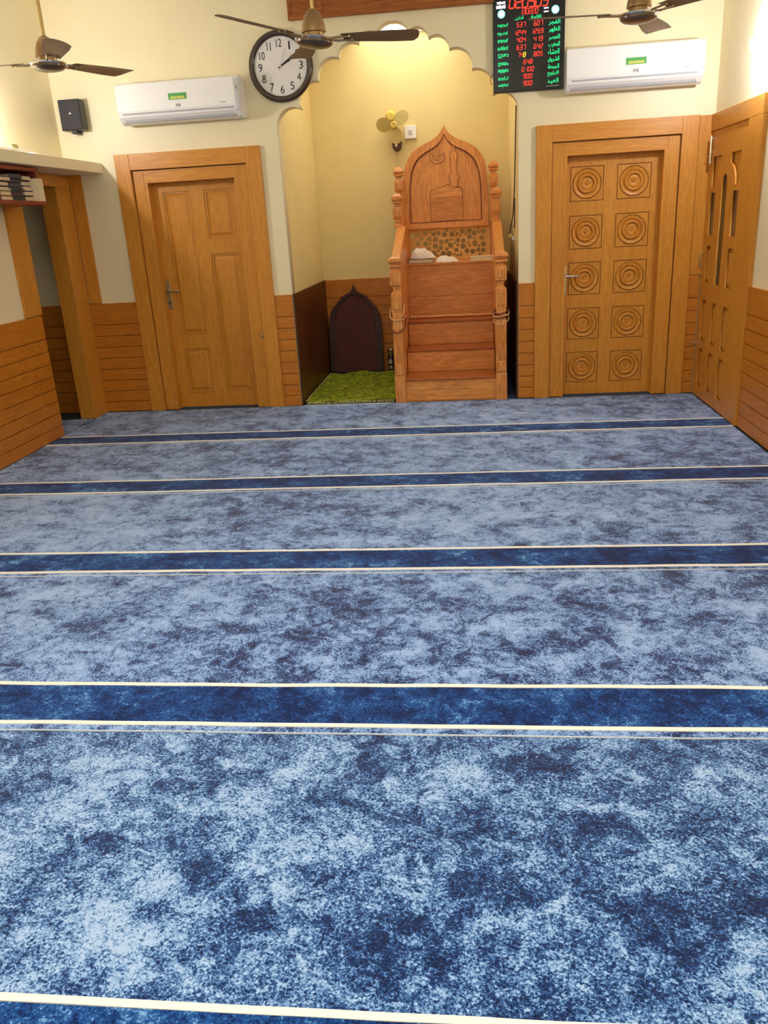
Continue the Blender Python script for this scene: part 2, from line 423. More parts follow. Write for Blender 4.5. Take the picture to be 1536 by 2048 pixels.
bx('side_panel', M['shade_wood'], 0.391, 0.408, BW + .005, 8.46, 0, 0.945, parent=wall_niche, bevel=0.002)
# upright cladding boards above the dado
bx('cladding_board', M['woodz'], 1.746, RX - .001, BW - .02, BW, 0.948, 2.09, parent=wall_back, bevel=0.002)
bx('casing_board', M['woodz'], LX + .0245, -3.13, BW - .02, BW, 0.948, 1.965, parent=wall_back, bevel=0.002)

# frame of the side opening in the left wall
t1 = root('trim_1', (LX, 6.3, 0), kind='structure')
bx('casing_post', M['woodz'], LX - .115, LX + .024, 6.60, BW - .022, 0, 1.874, parent=t1, bevel=0.003)
bx('casing_post', M['woodz'], LX - .115, LX + .024, 5.80, 6.03, 0.948, 1.874, parent=t1, bevel=0.003)
bx('casing_head', M['woody'], LX - .115, LX + .028, 5.80, BW - .022, 1.875, 1.966, parent=t1, bevel=0.003)
# projecting concrete loft slab
tag(bx('trim_2', M['wall'], LX, -2.94, 2.6, BW, 1.968, 2.045, origin=(-3.1, 5, 1.968), bevel=0.003), kind='structure')
# pale threshold strip at the mouth of the niche
tag(bx('trim_3', M['binding'], -1.44, -0.66, BW - .045, BW - .033, -0.012, 0.004, origin=(-1, BW, 0)), kind='structure')

# ------------------------------------------------------------------ doors
def casing(parent, cx, y_face=BW):
    """two stepped wood surrounds"""
    def arch_loop(hw, zt, hw2, zt2): return [(cx - hw, 0), (cx - hw2, 0), (cx - hw2, zt2), (cx + hw2, zt2), (cx + hw2, 0), (cx + hw, 0), (cx + hw, zt), (cx - hw, zt)]
    for nm, l, y0, y1 in (('outer', arch_loop(.601, 2.095, .479, 1.974), y_face - .034, y_face), ('inner', arch_loop(.479, 1.974, .387, 1.886), y_face - .004, y_face + .01)):
        # jambs and head as separate members
        hw, hw2 = l[0][0] - cx, l[1][0] - cx; hw, hw2 = abs(hw), abs(hw2); zt, zt2 = l[-1][1], l[2][1]
        if nm == 'inner': hw -= .005; zt -= .005
        n1 = 'door_frame' if nm == 'outer' else 'door_liner'
        bx(n1 + '_post', M['woodz'], cx - hw, cx - hw2, y0, y1, 0, zt, parent=parent, bevel=0.0025)
        bx(n1 + '_post', M['woodz'], cx + hw2, cx + hw, y0, y1, 0, zt, parent=parent, bevel=0.0025)
        bx(n1 + '_head', M['woodx'], cx - hw2, cx + hw2, y0, y1, zt2, zt, parent=parent, bevel=0.0025)

def reveal(parent, cx):
    for s_ in (-1, 1): bx('painted_shadow_strip', M['shade_wood'], cx + s_ * .478 - .008, cx + s_ * .478 + .008, BW - .003, BW + .009, 0, 1.98, parent=parent)  # dark strips stand in for shade between the stepped frames
    bx('painted_shadow_strip', M['shade_wood'], cx - .47, cx + .47, BW - .003, BW + .009, 1.966, 1.982, parent=parent)
    for s_ in (-1, 1): bx('door_jamb', M['woodz'], cx + s_ * .3745 - .0125, cx + s_ * .3745 + .0125, BW - .006, 6.962, 0, 1.873, parent=parent)
    bx('door_jamb_head', M['woodx'], cx - .387, cx + .387, BW - .006, 6.962, 1.873, 1.8865, parent=parent)
def lever(parent, x, z, yf, side=1, ornate=False):
    h = bx('handle_plate', M['steel'] if ornate else M['chrome'], x - .022, x + .022, yf - .007, yf, z - .125, z + .11, parent=parent, bevel=0.004)
    bm = NB(); lathe(bm, [(.016, 0), (.018, -.008), (.011, -.014), (.009, -.045)], (x, yf - .007, z + .03), 'y', 20)
    tube(bm, [(x, yf - .048, z + .03), (x + side * .02, yf - .052, z + .031), (x + side * .07, yf - .052, z + .030), (x + side * .115, yf - .047, z + .028)], .0085, 12)
    sub(mk('lever', bm, M['steel'] if ornate else M['chrome'], h, smooth=True))
    bm = NB(); lathe(bm, [(.009, 0), (.009, -.004), (.003, -.005)], (x, yf - .007, z - .07), 'y', 16); mk('keyhole', bm, M['slot'], h)
    if ornate:
        bm = NB(); 
        for dz in (.075, .098): lathe(bm, [(.010, 0), (.007, -.006), (.002, -.008)], (x - .008, yf - .007, z + dz), 'y', 12); lathe(bm, [(.010, 0), (.007, -.006), (.002, -.008)], (x + .010, yf - .007, z + dz), 'y', 12)
        mk('ornament', bm, M['steel'], h, smooth=True)
    return h
def sub(o): return o

YL = 6.962   # face of the door leaves
# left door: four raised panels
dl = root('door_1', (-2.218, BW, 0), kind='structure'); casing(dl, -2.2195); reveal(dl, -2.2165)
pans = [(-2.50, -2.268, .640, 1.80), (-2.150, -1.915, 1.419, 1.80), (-2.150, -1.915, .134, 1.297), (-2.50, -2.268, .127, .516)]
leaf = curve_plate('door_leaf', [rect(-2.60, -1.83, 0, 1.886)] + [rect(*p)[::-1] for p in pans], .014, M['woodz'], XZ(YL + .007), parent=dl)
bx('leaf_core', M['woodz'], -2.60, -1.83, YL + .014, YL + .04, 0, 1.886, parent=leaf)
for p in pans:
    bm = NB()
    frustum(bm, p[0] + .004, p[1] - .004, p[2] + .004, p[3] - .004, YL + .014, YL + .001, .012)
    # groove inside the moulding then the raised field
    mk('moulding', curve_ring(bm, p) if False else bm, M['woodz'], leaf) if False else bm.free()
    mo = curve_plate('panel_moulding', [rect(p[0] + .003, p[1] - .003, p[2] + .003, p[3] - .003), rect(p[0] + .016, p[1] - .016, p[2] + .016, p[3] - .016)[::-1]], .008, M['woodz'], XZ(YL + .010), parent=leaf)
    bm = NB(); frustum(bm, p[0] + .022, p[1] - .022, p[2] + .022, p[3] - .022, YL + .014, YL + .002, .024)
    mk('raised_panel', bm, M['woodz'], leaf)
lever(dl, -2.562, .985, YL, 1, True)
bm = NB(); lathe(bm, [(.010, 0), (.012, -.006), (.006, -.016), (.006, -.022), (.010, -.028), (.004, -.034)], (-1.755, BW - .010, .615), 'y', 16)
mk('door_knob', bm, M['chrome'], dl, smooth=True)

# right door: ten turned rosettes
dr = root('door_2', (1.14, BW, 0), kind='structure'); casing(dr, 1.1405); reveal(dr, 1.1405)
tiles = [(x0, x0 + .248, zt - .245, zt) for zt in (1.791, 1.430, 1.073, .711, .350) for x0 in (.821, 1.181)]
g = .0055
leaf = curve_plate('door_leaf', [rect(.75, 1.53, 0, 1.886)] + [rect(a - g, b_ + g, c - g, d + g)[::-1] for a, b_, c, d in tiles], .014, M['woodz'], XZ(YL + .007), parent=dr)
bx('leaf_core', M['carved'], .75, 1.53, YL + .014, YL + .04, 0, 1.886, parent=leaf)  # darker core paints the shade into the grooves round the tiles
def circ(cx, cz, r, n=40, rev=False):
    l = [(cx + r * cos(2 * pi * i / n), cz + r * sin(2 * pi * i / n)) for i in range(n)]
    return l[::-1] if rev else l
prof = [(.1085, .0139), (.1085, .003), (.104, -.001), (.092, .001), (.080, .006), (.0765, .0125), (.0735, .0125), (.071, .000), (.066, -.007), (.060, -.008), (.054, -.004), (.0515, .0105), (.049, .0125), (.044, .009), (.030, .006), (.016, .009), (.0105, .0125), (.0085, .006), (.005, .001), (.001, .000)]
for a, b_, c, d in tiles:
    t = curve_plate('rosette_tile', [rect(a, b_, c, d), circ((a + b_) / 2, (c + d) / 2, .1130, rev=True)], .013, M['woodz'], XZ(YL + .0075), parent=leaf)
for a, b_, c, d in tiles:
    bm = NB(); lathe(bm, prof, ((a + b_) / 2, YL, (c + d) / 2), 'y', 40)
    mk('rosette', bm, M['woodz'], leaf, smooth=True, angle=50)
lever(dr, .779, .945, YL, 1)

# right wall door
d3 = root('door_3', (RX, 6.3, 0), kind='structure')
XF = RX - .030
bx('door_frame_post', M['woodz'], XF, RX, 5.706, 5.985, 0, 1.975, parent=d3, bevel=0.003)
bx('door_frame_head', M['woody'], XF, RX, 5.706, BW - .001, 1.975, 2.092, parent=d3, bevel=0.003)
XD = RX - .020
cols = [(6.615, 6.745), (6.345, 6.475), (6.075, 6.205)]
holes = []; fields = []
def slot(y0, y1, z0, z1, arch=False, n=10):
    if not arch: return [(y0, z0), (y1, z0), (y1, z1), (y0, z1)]
    c_, r_ = (y0 + y1) / 2, (y1 - y0) / 2
    return [(y0, z0), (y1, z0)] + [(c_ + r_ * cos(pi * i / n), z1 - r_ + r_ * sin(pi * i / n)) for i in range(n + 1)]
# top spandrel panels, curved towards the arched slot
def spandrel(y_out, y_in, z0, z1, n=8):
    l = [(y_out, z0), (y_out, z1), (y_in, z1), (y_in, z1 - .07)]
    yc = y_in + (y_out - y_in) * .55
    for i in range(n + 1):
        t = i / n; l.append((y_in + (yc - y_in) * sin(t * pi / 2), z1 - .07 - (z1 - .07 - z0) * (1 - cos(t * pi / 2))))
    return l
sp1 = spandrel(6.745, 6.52, 1.585, 1.795); sp2 = spandrel(6.075, 6.30, 1.585, 1.795)
openings = [sp1, sp2, slot(6.345, 6.475, .895, 1.665, True), slot(6.615, 6.745, 1.245, 1.545), slot(6.075, 6.205, 1.245, 1.545),
            slot(6.615, 6.745, .895, 1.165), slot(6.075, 6.205, .895, 1.165)] + [slot(a, b_, z0, z1) for a, b_ in cols for z0, z1 in ((.45, .765), (.09, .39))]
leaf = curve_plate('door_leaf', [rect(5.985, 6.845, 0.005, 1.93)] + openings, .018, M['woodz'], YZ(XD + .001), parent=d3)
bx('leaf_core', M['woodz'], XD + .012, RX - .0005, 5.985, 6.845, .005, 1.93, parent=leaf)
bx('leaf_head', M['woody'], XD + .004, RX - .0005, 5.985, BW - .021, 1.93, 1.975, parent=d3)
bx('door_frame_post', M['woodz'], XD, RX - .0005, 6.847, BW - .021, 0, 1.93, parent=d3)
bm = NB(); prism(bm, slot(6.347, 6.473, .897, 1.663, True), XD + .006, XD + .0118, 'yz'); mk('glass_slot', bm, M['slot_glass'], leaf)
for y0, y1 in ((6.617, 6.743), (6.077, 6.203)):
    bx('glass_pane', M['slot_glass2'], XD + .006, XD + .0118, y0, y1, 1.247, 1.543, parent=leaf)
for l in openings[5:]:
    y0, y1, z0, z1 = l[0][0], l[1][0], l[0][1], l[2][1]
    bm = NB(); prism(bm, rect(y0 + .028, y1 - .028, z0 + .028, z1 - .028), XD - .004, XD + .0118, 'yz'); mk('raised_panel', bm, M['woodz'], leaf, bevel=0.004)
bm = NB(); tube(bm, [(XD - .022, 6.77, 1.745), (XD - .022, 6.77, 1.94)], .010, 12); tube(bm, [(XD - .022, 6.77, 1.80), (XD - .05, 6.77, 1.80)], .005, 10)
for z in (1.76, 1.83, 1.92): box(bm, XD - .02, XD - .008, 6.758, 6.782, z - .008, z + .008)
mk('tower_bolt', bm, M['chrome'], d3, smooth=True)
bm = NB(); tube(bm, [(XD - .008, 6.80, 1.115), (XD - .03, 6.80, 1.11), (XD - .038, 6.80, 1.09), (XD - .038, 6.80, 1.03), (XD - .03, 6.80, 1.005), (XD - .008, 6.80, 1.0)], .005, 10)
mk('pull_handle', bm, M['steel'], d3, smooth=True)
bm = NB(); lathe(bm, [(.012, 0), (.012, -.006), (.006, -.012), (.006, -.035), (.011, -.04), (.006, -.048)], (XD - .008, 6.815, .415), 'x', 16)
mk('latch_knob', bm, M['chrome'], d3, smooth=True)

# ------------------------------------------------------------------ carpet rolls
def wob(x, y): return 0.010 * noise.noise(Vector((x * .9, y * 2.1, 3.3))) + 0.004 * noise.noise(Vector((x * 3.7, y * 2.1, 8.1)))
def strip(bm, x0, x1, ya, yb, z0, z1, dx=0.06, yoff=0.0):
    n = max(2, int((x1 - x0) / dx)); prev = None
    for i in range(n + 1):
        x = x0 + (x1 - x0) * i / n
        zz = z1 + 0.0012 * noise.noise(Vector((x * 5, ya * 3, 1)))
        a = ya + wob(x, ya) * (1 if ya < 6.8 else 0); b_ = yb + wob(x, yb) * (1 if yb < 6.8 else 0)
        r_ = [bm.verts.new(p) for p in ((x, a, z0), (x, a, zz), (x, b_, zz), (x, b_, z0))]
        if prev:
            for k in range(4): bm.faces.new((prev[k], prev[(k + 1) % 4], r_[(k + 1) % 4], r_[k]))
        else: bm.faces.new(r_[::-1])
        prev = r_
    bm.faces.new(prev)
CX0, CX1 = LX + .020, RX - .034
P_, W_ = 1.2, 0.2313
S0 = 5.945
bandlabels = ['blue prayer carpet roll nearest the mimbar and the doors', 'blue prayer carpet roll second from the back wall', 'blue prayer carpet roll third from the back wall',
              'blue prayer carpet roll fourth from the back wall', 'wide blue prayer carpet roll filling the front of the picture', 'blue prayer carpet roll at the bottom edge, only its cream line and navy band showing']
bandlabels[0] = 'blue prayer carpet roll laid along the back wall against the wooden pulpit'
for i in range(7):
    top = BW - .035 if i == 0 else S0 - (i - 1) * P_ - W_ - .045
    bot = S0 - i * P_ - W_ - .045
    lab = bandlabels[i] if i < 6 else None
    r_ = root('prayer_carpet', (-.7, bot, 0), lab or 'blue prayer carpet roll behind the viewer', 'carpet', 'rows of blue prayer carpet')
    sb, st_ = S0 - i * P_ - W_, S0 - i * P_
    lw = .009
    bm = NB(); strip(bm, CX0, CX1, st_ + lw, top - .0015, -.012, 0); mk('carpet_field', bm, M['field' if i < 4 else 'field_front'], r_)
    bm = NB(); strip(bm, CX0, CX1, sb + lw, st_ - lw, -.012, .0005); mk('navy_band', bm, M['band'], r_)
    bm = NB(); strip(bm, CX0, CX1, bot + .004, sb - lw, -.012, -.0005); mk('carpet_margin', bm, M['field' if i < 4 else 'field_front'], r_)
    for yy in (sb, st_):
        bm = NB(); strip(bm, CX0, CX1, yy - lw, yy + lw, -.012, .003); mk('cream_line', bm, M['piping'], r_)
    bm = NB(); strip(bm, CX0, CX1, bot, bot + .004, -.012, .0025); mk('edge_binding', bm, M['binding'], r_)
bm = NB(); strip(bm, -4.28, LX - .0, 6.05, 6.59, -.012, 0)
tag(mk('aisle_carpet', bm, M['field'], origin=(-3.7, 6.3, 0)), 'blue mottled carpet in the side opening left of the panelled door', 'carpet')
bm = NB(); strip(bm, -1.44, 0.39, BW - .03, 8.44, -.012, -.004)
tag(mk('niche_carpet', bm, M['band'], origin=(NCX, 7.5, 0)), 'dark navy carpet on the niche floor beneath the green cloth', 'carpet')

# ------------------------------------------------------------------ wooden pulpit (mimbar) in the niche
mb = root('wooden_pulpit', (-.165, 6.83, 0), 'carved teak pulpit with steps, square posts and a pointed arch back in the niche', 'pulpit')
XL, XR_ = -.590, .268               # post centres
ix0, ix1 = -.545, .222
steps = [(6.845, 0, .199), (7.186, .199, .393), (7.487, .393, .604)]
nxt = [7.186, 7.487, 7.762]
for (y, z0, z1), yn in zip(steps, nxt):
    bx('riser', M['teakx'], ix0, ix1, y, y + .03, z0, z1 - .012, parent=mb, bevel=.002)
    bx('tread', M['teak_tread'], ix0, ix1, y - .008, yn + .0, z1 - .022, z1, parent=mb, bevel=.004)
bm = NB(); 
for a, b_, c, d in ((ix0 + .004, ix1 - .004, .012, .022), (ix0 + .004, ix1 - .004, .170, .180)): box(bm, a, b_, 6.839, 6.846, c, d)
for a, b_ in ((ix0 + .004, ix0 + .016), (ix1 - .03, ix1 - .018)): box(bm, a, b_, 6.839, 6.846, .022, .170)
mk('riser_moulding', bm, M['teakx'], mb, bevel=.002)
bx('seat_front', M['teakx'], ix0 - .02, ix1 + .02, 7.762, 7.79, .796, 1.075, parent=mb, bevel=.002)
bx('seat_front', M['teakx'], ix0 - .02, ix1 + .02, 7.758, 7.79, .604, .794, parent=mb, bevel=.002)
bx('seat', M['teakx'], ix0 - .02, ix1 + .02, 7.75, 8.20, 1.073, 1.093, parent=mb, bevel=.004)
# side boards following the stairs
for X in (XL + .018, XR_ - .018 - .022):
    bm = NB(); prism(bm, [(6.87, 0), (8.24, 0), (8.24, 1.42), (7.66, 1.42), (6.87, 1.10)], X, X + .022, 'yz'); mk('side_board', bm, M['teakz'], mb, bevel=.002)
for X in (XL, XR_):
    bm = NB(); prism(bm, [(6.86, 1.09), (7.70, 1.375), (8.20, 1.375), (8.20, 1.425), (7.69, 1.425), (6.86, 1.16)], X - .036, X + .036, 'yz'); mk('handrail', bm, M['teaky'], mb, bevel=.004)
def newel(X):
    Y = 6.83 + .045
    p_ = [(.046, 0), (.046, .215), (.042, .222), (.042, .612), (.044, .625), (.036, .70), (.040, .76), (.044, .765), (.044, .905), (.040, .912), (.022, .935), (.028, .965), (.040, .975), (.046, .980),
          (.046, 1.083), (.036, 1.092), (.026, 1.108), (.028, 1.116), (.050, 1.120), (.051, 1.136), (.038, 1.142), (.050, 1.150), (.060, 1.166), (.050, 1.188), (.026, 1.200), (.010, 1.215)]
    bm = NB(); square_post(bm, X, Y, p_); n_ = mk('newel_post', bm, M['teakz'], mb, bevel=.002)
    yf = Y - .042
    for k in range(3):
        xx = X - .024 + k * .024
        bm = NB(); tube(bm, [(xx, yf - .002, .34), (xx, yf - .002, .61)], .006, 8); mk('reeding', bm, M['teakz'], n_, smooth=True)
    for z0, z1, s_ in ((.235, .325, .034), (.99, 1.073, .034), (.775, .895, .032)):
        bm = NB(); frustum(bm, X - s_, X + s_, z0, z1, yf - .001, yf - .010, .010); mk('post_panel', bm, M['teakz'], n_)
    return n_
newel(XL); newel(XR_)
def short_post(X, Y, zb, zt, pointed=False):
    h_ = zt - zb
    p_ = [(.040, zb), (.040, zb + .012), (.024, zb + .03), (.028, zb + h_ * .24), (.040, zb + h_ * .27), (.040, zb + h_ * .56), (.026, zb + h_ * .63), (.024, zb + h_ * .69), (.044, zb + h_ * .715), (.044, zb + h_ * .76), (.034, zb + h_ * .775), (.046, zb + h_ * .80), (.048, zb + h_ * .85)]
    p_ += [(.036, zb + h_ * .93), (.004, zt)] if pointed else [(.044, zb + h_ * .92), (.020, zt)]
    bm = NB(); square_post(bm, X, Y, p_); n_ = mk('baluster', bm, M['teakz'], mb, bevel=.002)
    bm = NB(); frustum(bm, X - .028, X + .028, zb + h_ * .30, zb + h_ * .53, Y - .039, Y - .047, .008); mk('post_panel', bm, M['teakz'], n_)
for X in (-.622, .264): short_post(X, 7.76, 1.42, 1.705)
for X in (-.622, .250):
    bx('back_post', M['teakz'], X - .034, X + .034, 8.03, 8.10, 1.42, 1.70, parent=mb, bevel=.003)
    short_post(X, 8.065, 1.66, 1.945, True)
# lattice with round holes below the arch back
YB = 8.20
random.seed(11)
hol = []
x_a, x_b, z_a, z_b = -.565, .200, 1.112, 1.386
tries = 0
while len(hol) < 74 and tries < 9000:
    tries += 1
    r_ = random.choice([.026, .024, .021]) if tries < 500 else random.choice([.017, .015, .012]) if tries < 3000 else random.choice([.011, .008, .006])
    x = random.uniform(x_a + r_ + .012, x_b - r_ - .012); z = random.uniform(z_a + r_ + .006, z_b - r_ - .006)
    if all(math.hypot(x - a, z - b_) > r_ + c + .0045 for a, b_, c in hol): hol.append((x, z, r_))
curve_plate('lattice_panel', [rect(x_a - .02, x_b + .02, 1.095, 1.392)] + [circ(a, b_, c, 18, True) for a, b_, c in hol], .030, M['lattice'], XZ(YB + .01), parent=mb)
# ogee arch back board
ac, zt = -.195, 2.272
og = [(.0, 0), (.018, .030), (.040, .062), (.066, .086), (.100, .108), (.150, .130), (.205, .152), (.260, .182), (.305, .216), (.340, .262), (.364, .315), (.380, .375), (.390, .45), (.398, .60)]
def ogee(c, top, pts, zb, k=1.0): return [(c + x * k, top - d) for x, d in pts] + [(c + pts[-1][0] * k, zb), (c - pts[-1][0] * k, zb)] + [(c - x * k, top - d) for x, d in pts[::-1] if x > 0]
outer = ogee(ac, zt, og, 1.395)
inner = [(ac + x * .87, z) for x, z in [(p[0] - ac, (p[1] - .060) if p[1] > 1.5 else p[1] + .042) for p in outer]]
bm = NB(); prism(bm, outer, YB - .012, YB + .03, 'xz'); back = mk('arch_back', bm, M['teakz'], mb, bevel=.003)
curve_plate('rim_shade', [[(ac + (x - ac) * .985, z - .004) for x, z in inner], [(ac + (x - ac) * .955, z - (.012 if z > 1.5 else -.012)) for x, z in inner][::-1]], .003, M['groove'], XZ(YB - .0125), parent=mb)  # flat dark line painting the shade along the rim
rim = curve_plate('arch_rim', [outer, inner[::-1]], .014, M['teakz'], XZ(YB - .019), parent=mb, bevel=.003)
bx('arch_ledge', M['teakx'], ac - .405, ac + .405, YB - .045, YB + .03, 1.385, 1.412, parent=mb, bevel=.005)
# relief carving: star and crescent, minaret and domed cube building
yb = YB - .012

cxm, czm, R1 = -.262, 2.022, .066
cres = [(cxm + R1 * cos(a), czm + R1 * sin(a)) for a in [radians(-200 + i * 220 / 18) for i in range(19)]] + \
       [(cxm + .002 + R1 * .80 * cos(a), czm + .013 + R1 * .82 * sin(a)) for a in [radians(10 - i * 200 / 18) for i in range(19)]]
def outline(poly_, off):
    n = len(poly_); P = [Vector(p) for p in poly_]; ar = sum(P[i].x * P[(i + 1) % n].y - P[(i + 1) % n].x * P[i].y for i in range(n)); sg = 1 if ar > 0 else -1; o = []
    for i in range(n):
        e1 = (P[i] - P[i - 1]).normalized(); e2 = (P[(i + 1) % n] - P[i]).normalized()
        nn = Vector((e1.y + e2.y, -e1.x - e2.x)) * sg
        nn = nn.normalized() if nn.length > 1e-6 else Vector((0, 0)); o.append(tuple(P[i] + nn * off))
    return o
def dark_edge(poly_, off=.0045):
    bm = NB(); prism(bm, outline(poly_, off), yb - .0015, yb + .001, 'xz'); mk('shade_outline', bm, M['groove'], back)  # dark plate paints edge shade round the relief
dark_edge(cres)
bm = NB(); prism(bm, cres, yb - .006, yb + .001, 'xz'); mk('crescent', bm, M['teakx'], back)
star = []
for i in range(10):
    a = radians(-90 + i * 36); r_ = .048 if i % 2 == 0 else .016
    star.append((cxm + r_ * cos(a), czm + .018 + r_ * sin(a)))
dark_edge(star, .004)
bm = NB(); prism(bm, star, yb - .006, yb + .001, 'xz'); mk('star', bm, M['teakx'], back)
mp_ = [(.004, 2.108), (.010, 2.062), (.012, 2.050), (.026, 2.042), (.034, 2.022), (.030, 1.998), (.026, 1.985), (.028, 1.850), (.044, 1.842), (.046, 1.822), (.034, 1.814), (.036, 1.745)]
mcx = -.110
pl = [(mcx + r_, z) for r_, z in mp_] + [(mcx - r_, z) for r_, z in mp_[::-1]]
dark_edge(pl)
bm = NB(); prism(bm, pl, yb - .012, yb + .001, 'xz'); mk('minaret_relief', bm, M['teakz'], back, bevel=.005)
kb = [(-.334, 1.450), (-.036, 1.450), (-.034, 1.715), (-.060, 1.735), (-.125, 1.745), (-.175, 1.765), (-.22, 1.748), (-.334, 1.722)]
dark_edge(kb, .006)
bm = NB(); prism(bm, kb, yb - .010, yb + .001, 'xz'); kbo = mk('building_relief', bm, M['teakx'], back, bevel=.003)
bm = NB()
for r_ in range(9):
    for c in range(15):
        x = -.322 + c * .0198 + (.008 if r_ % 2 else 0) + random.uniform(-.002, .002); z = 1.462 + r_ * .0215 + random.uniform(-.002, .002)
        if x < -.05: box(bm, x, x + .008, yb - .016, yb - .010, z, z + .014)
tag(mk('chisel_texture', bm, M['teakx'], back), kind='stuff')
bx('relief_band', M['teakx'], -.334, -.036, yb - .015, yb - .009, 1.660, 1.672, parent=back)

# walking staff lying on the third step
bm = NB(); tube(bm, [(-.54, 7.70, .618), (-.2, 7.70, .619), (.21, 7.69, .618)], .0125, 12)
st = root('wooden_staff', (-.16, 7.70, .605), 'slim wooden staff with a knob lying across the third step of the pulpit', 'staff')
mk('shaft', bm, M['staff'], st, smooth=True)
bm = NB(); lathe(bm, [(.006, -.02), (.016, -.012), (.019, 0), (.016, .012), (.008, .02)], (-.466, 7.70, .622), 'x', 16); mk('knob', bm, M['staff'], st, smooth=True)

# things on the pulpit seat
def book(name, x0, x1, y0, y1, z0, z1, cover, page_face='front', label=None, cat=None, group=None, ax='x'):
    r_ = root(name, ((x0 + x1) / 2, (y0 + y1) / 2, z0), label, cat, group)
    t = min(.004, (z1 - z0) * .18)
    bm = NB(); box(bm, x0, x1, y0, y1, z0, z0 + t); box(bm, x0, x1, y0, y1, z1 - t, z1)
    if page_face == 'spine_right': bx('spine', M['bound'][3], x1 - .004, x1 + .022, y0, y1, z0, z1, parent=r_, bevel=.003)
    if page_face == 'front':   # spine to the back (+y)
        box(bm, x0, x1, y1 - t, y1, z0 + t, z1 - t); pg = (x0 + .004, x1 - .004, y0 + .004, y1 - t, z0 + t, z1 - t)
    elif page_face == 'spine_right':
        box(bm, x1 - .02, x1, y0, y1, z0 + t, z1 - t); pg = (x0 + .003, x1 - .02, y0 + .003, y1 - .003, z0 + t, z1 - t)
    elif page_face == 'east':   # pages look towards +x, spine to -x
        box(bm, x0, x0 + t, y0, y1, z0 + t, z1 - t); pg = (x0 + t, x1 - .003, y0 + .003, y1 - .003, z0 + t, z1 - t)
    else:                       # spine towards +x
        box(bm, x1 - t, x1, y0, y1, z0 + t, z1 - t); pg = (x0 + .003, x1 - t, y0 + .003, y1 - .003, z0 + t, z1 - t)
    mk('cover', bm, cover, r_, bevel=.0012)
    bx('pages', M['page'], *pg, parent=r_)
    return r_
ZS = 1.0932
book('book', -.540, -.318, 7.765, 7.93, ZS, ZS + .040, M['bound'][0], 'front', 'thick book with cream page edges under the white cloth on the pulpit seat', 'book')
book('book', .030, .232, 7.775, 7.93, ZS, ZS + .036, M['cream_cover'], 'spine_right', 'pale book with a dark spine lying alone at the right of the pulpit seat', 'book')
def cloth_heap(name, cx, cy_, z, sx, sy_, h_, seed, label):
    """crumpled cloth: a polar sheet, high in the middle, with folds running down it and a loose hem"""
    bm = NB(); nr, na = 30, 96; rings = []
    c0 = bm.verts.new((cx, cy_, z + h_))
    for i in range(1, nr + 1):
        t = i / nr; ring = []
        for k in range(na):
            a = 2 * pi * k / na; d = Vector((cos(a), sin(a), 0))
            out = 1 + .22 * noise.noise(d * 1.7 + Vector((seed, 0, 0))) + .06 * noise.noise(d * 6 + Vector((0, seed, 0)))
            fold = (1 - abs(noise.noise(Vector((d.x * 3.2, d.y * 3.2, seed + t * 1.3)))) * 2.2)
            fine = 1 - abs(noise.noise(Vector((d.x * 9 * t, d.y * 9 * t, seed * 2)))) * 2
            env = (1 - t ** 3.2) * (1 - .35 * d.x * t)
            zz = h_ * (env * (.80 + .20 * noise.noise(Vector((d.x * t * 2, d.y * t * 2, seed)))) + .16 * fold * math.sin(pi * min(1, t * 1.02)) + .07 * fine * t * (1 - t) * 3)
            zz = max(zz, .004)
            ring.append(bm.verts.new((cx + d.x * sx * out * t, cy_ + d.y * sy_ * out * t, z + zz if t < 1 else z + .001)))
        rings.append(ring)
    for k in range(na): bm.faces.new((c0, rings[0][k], rings[0][(k + 1) % na]))
    for i in range(nr - 1):
        for k in range(na): bm.faces.new((rings[i][k], rings[i + 1][k], rings[i + 1][(k + 1) % na], rings[i][(k + 1) % na]))
    bm.faces.new(rings[-1][::-1])
    return tag(mk(name, bm, M['white_cloth'], origin=(cx, cy_, z), smooth=True, angle=75), label, 'cloth')
cloth_heap('folded_cloth', -.420, 7.87, ZS + .0405, .125, .085, .092, 3.1, 'crumpled white cloth heaped on the thick book on the pulpit seat')
cloth_heap('folded_cloth', -.190, 7.88, ZS, .105, .085, .050, 8.4, 'low fold of white cloth lying on the pulpit seat right of the thick book')

# cords tied round the front posts
def cord(name, X, loops, mat, label, rad=.0045):
    Y = 6.875; bm = NB()
    for z, drop, w_, dz in loops:
        pts = []
        for i in range(37):
            a = 2 * pi * i / 36
            cx_, sy__ = cos(a), sin(a)
            k = 1 / max(abs(cx_), abs(sy__))
            k = min(k, 1.22)
            fr = max(0, -sy__)
            pts.append((X + cx_ * w_ * k, Y + sy__ * (w_ + .004) * k, z - drop * fr ** 1.2 + dz * cx_))
        tube(bm, pts, rad, 8)
    return tag(mk(name, bm, mat, origin=(X, Y - .05, loops[0][0]), smooth=True, angle=80), label, 'cord')
cord('tied_cord', XL, [(.80, .105, .060, .02), (.73, .03, .060, -.01)], M['rope_pale'], 'pale cord looped loosely around the left front post of the pulpit')
cord('tied_cord', XL, [(.70, .105, .066, .0)], M['rope_brown'], 'dark brown cord sagging below the pale one on the left front post')
cord('tied_cord', XR_, [(.745, .03, .055, .012), (.720, .025, .055, -.01), (.70, .02, .056, .01)], M['rope_brown'], 'dark brown cord wound tightly around the right front post of the pulpit')
cord('tied_cord', XR_, [(.715, .022, .064, .012), (.68, .05, .060, .015)], M['rope_pale'], 'pale cord wound around the right front post of the pulpit')

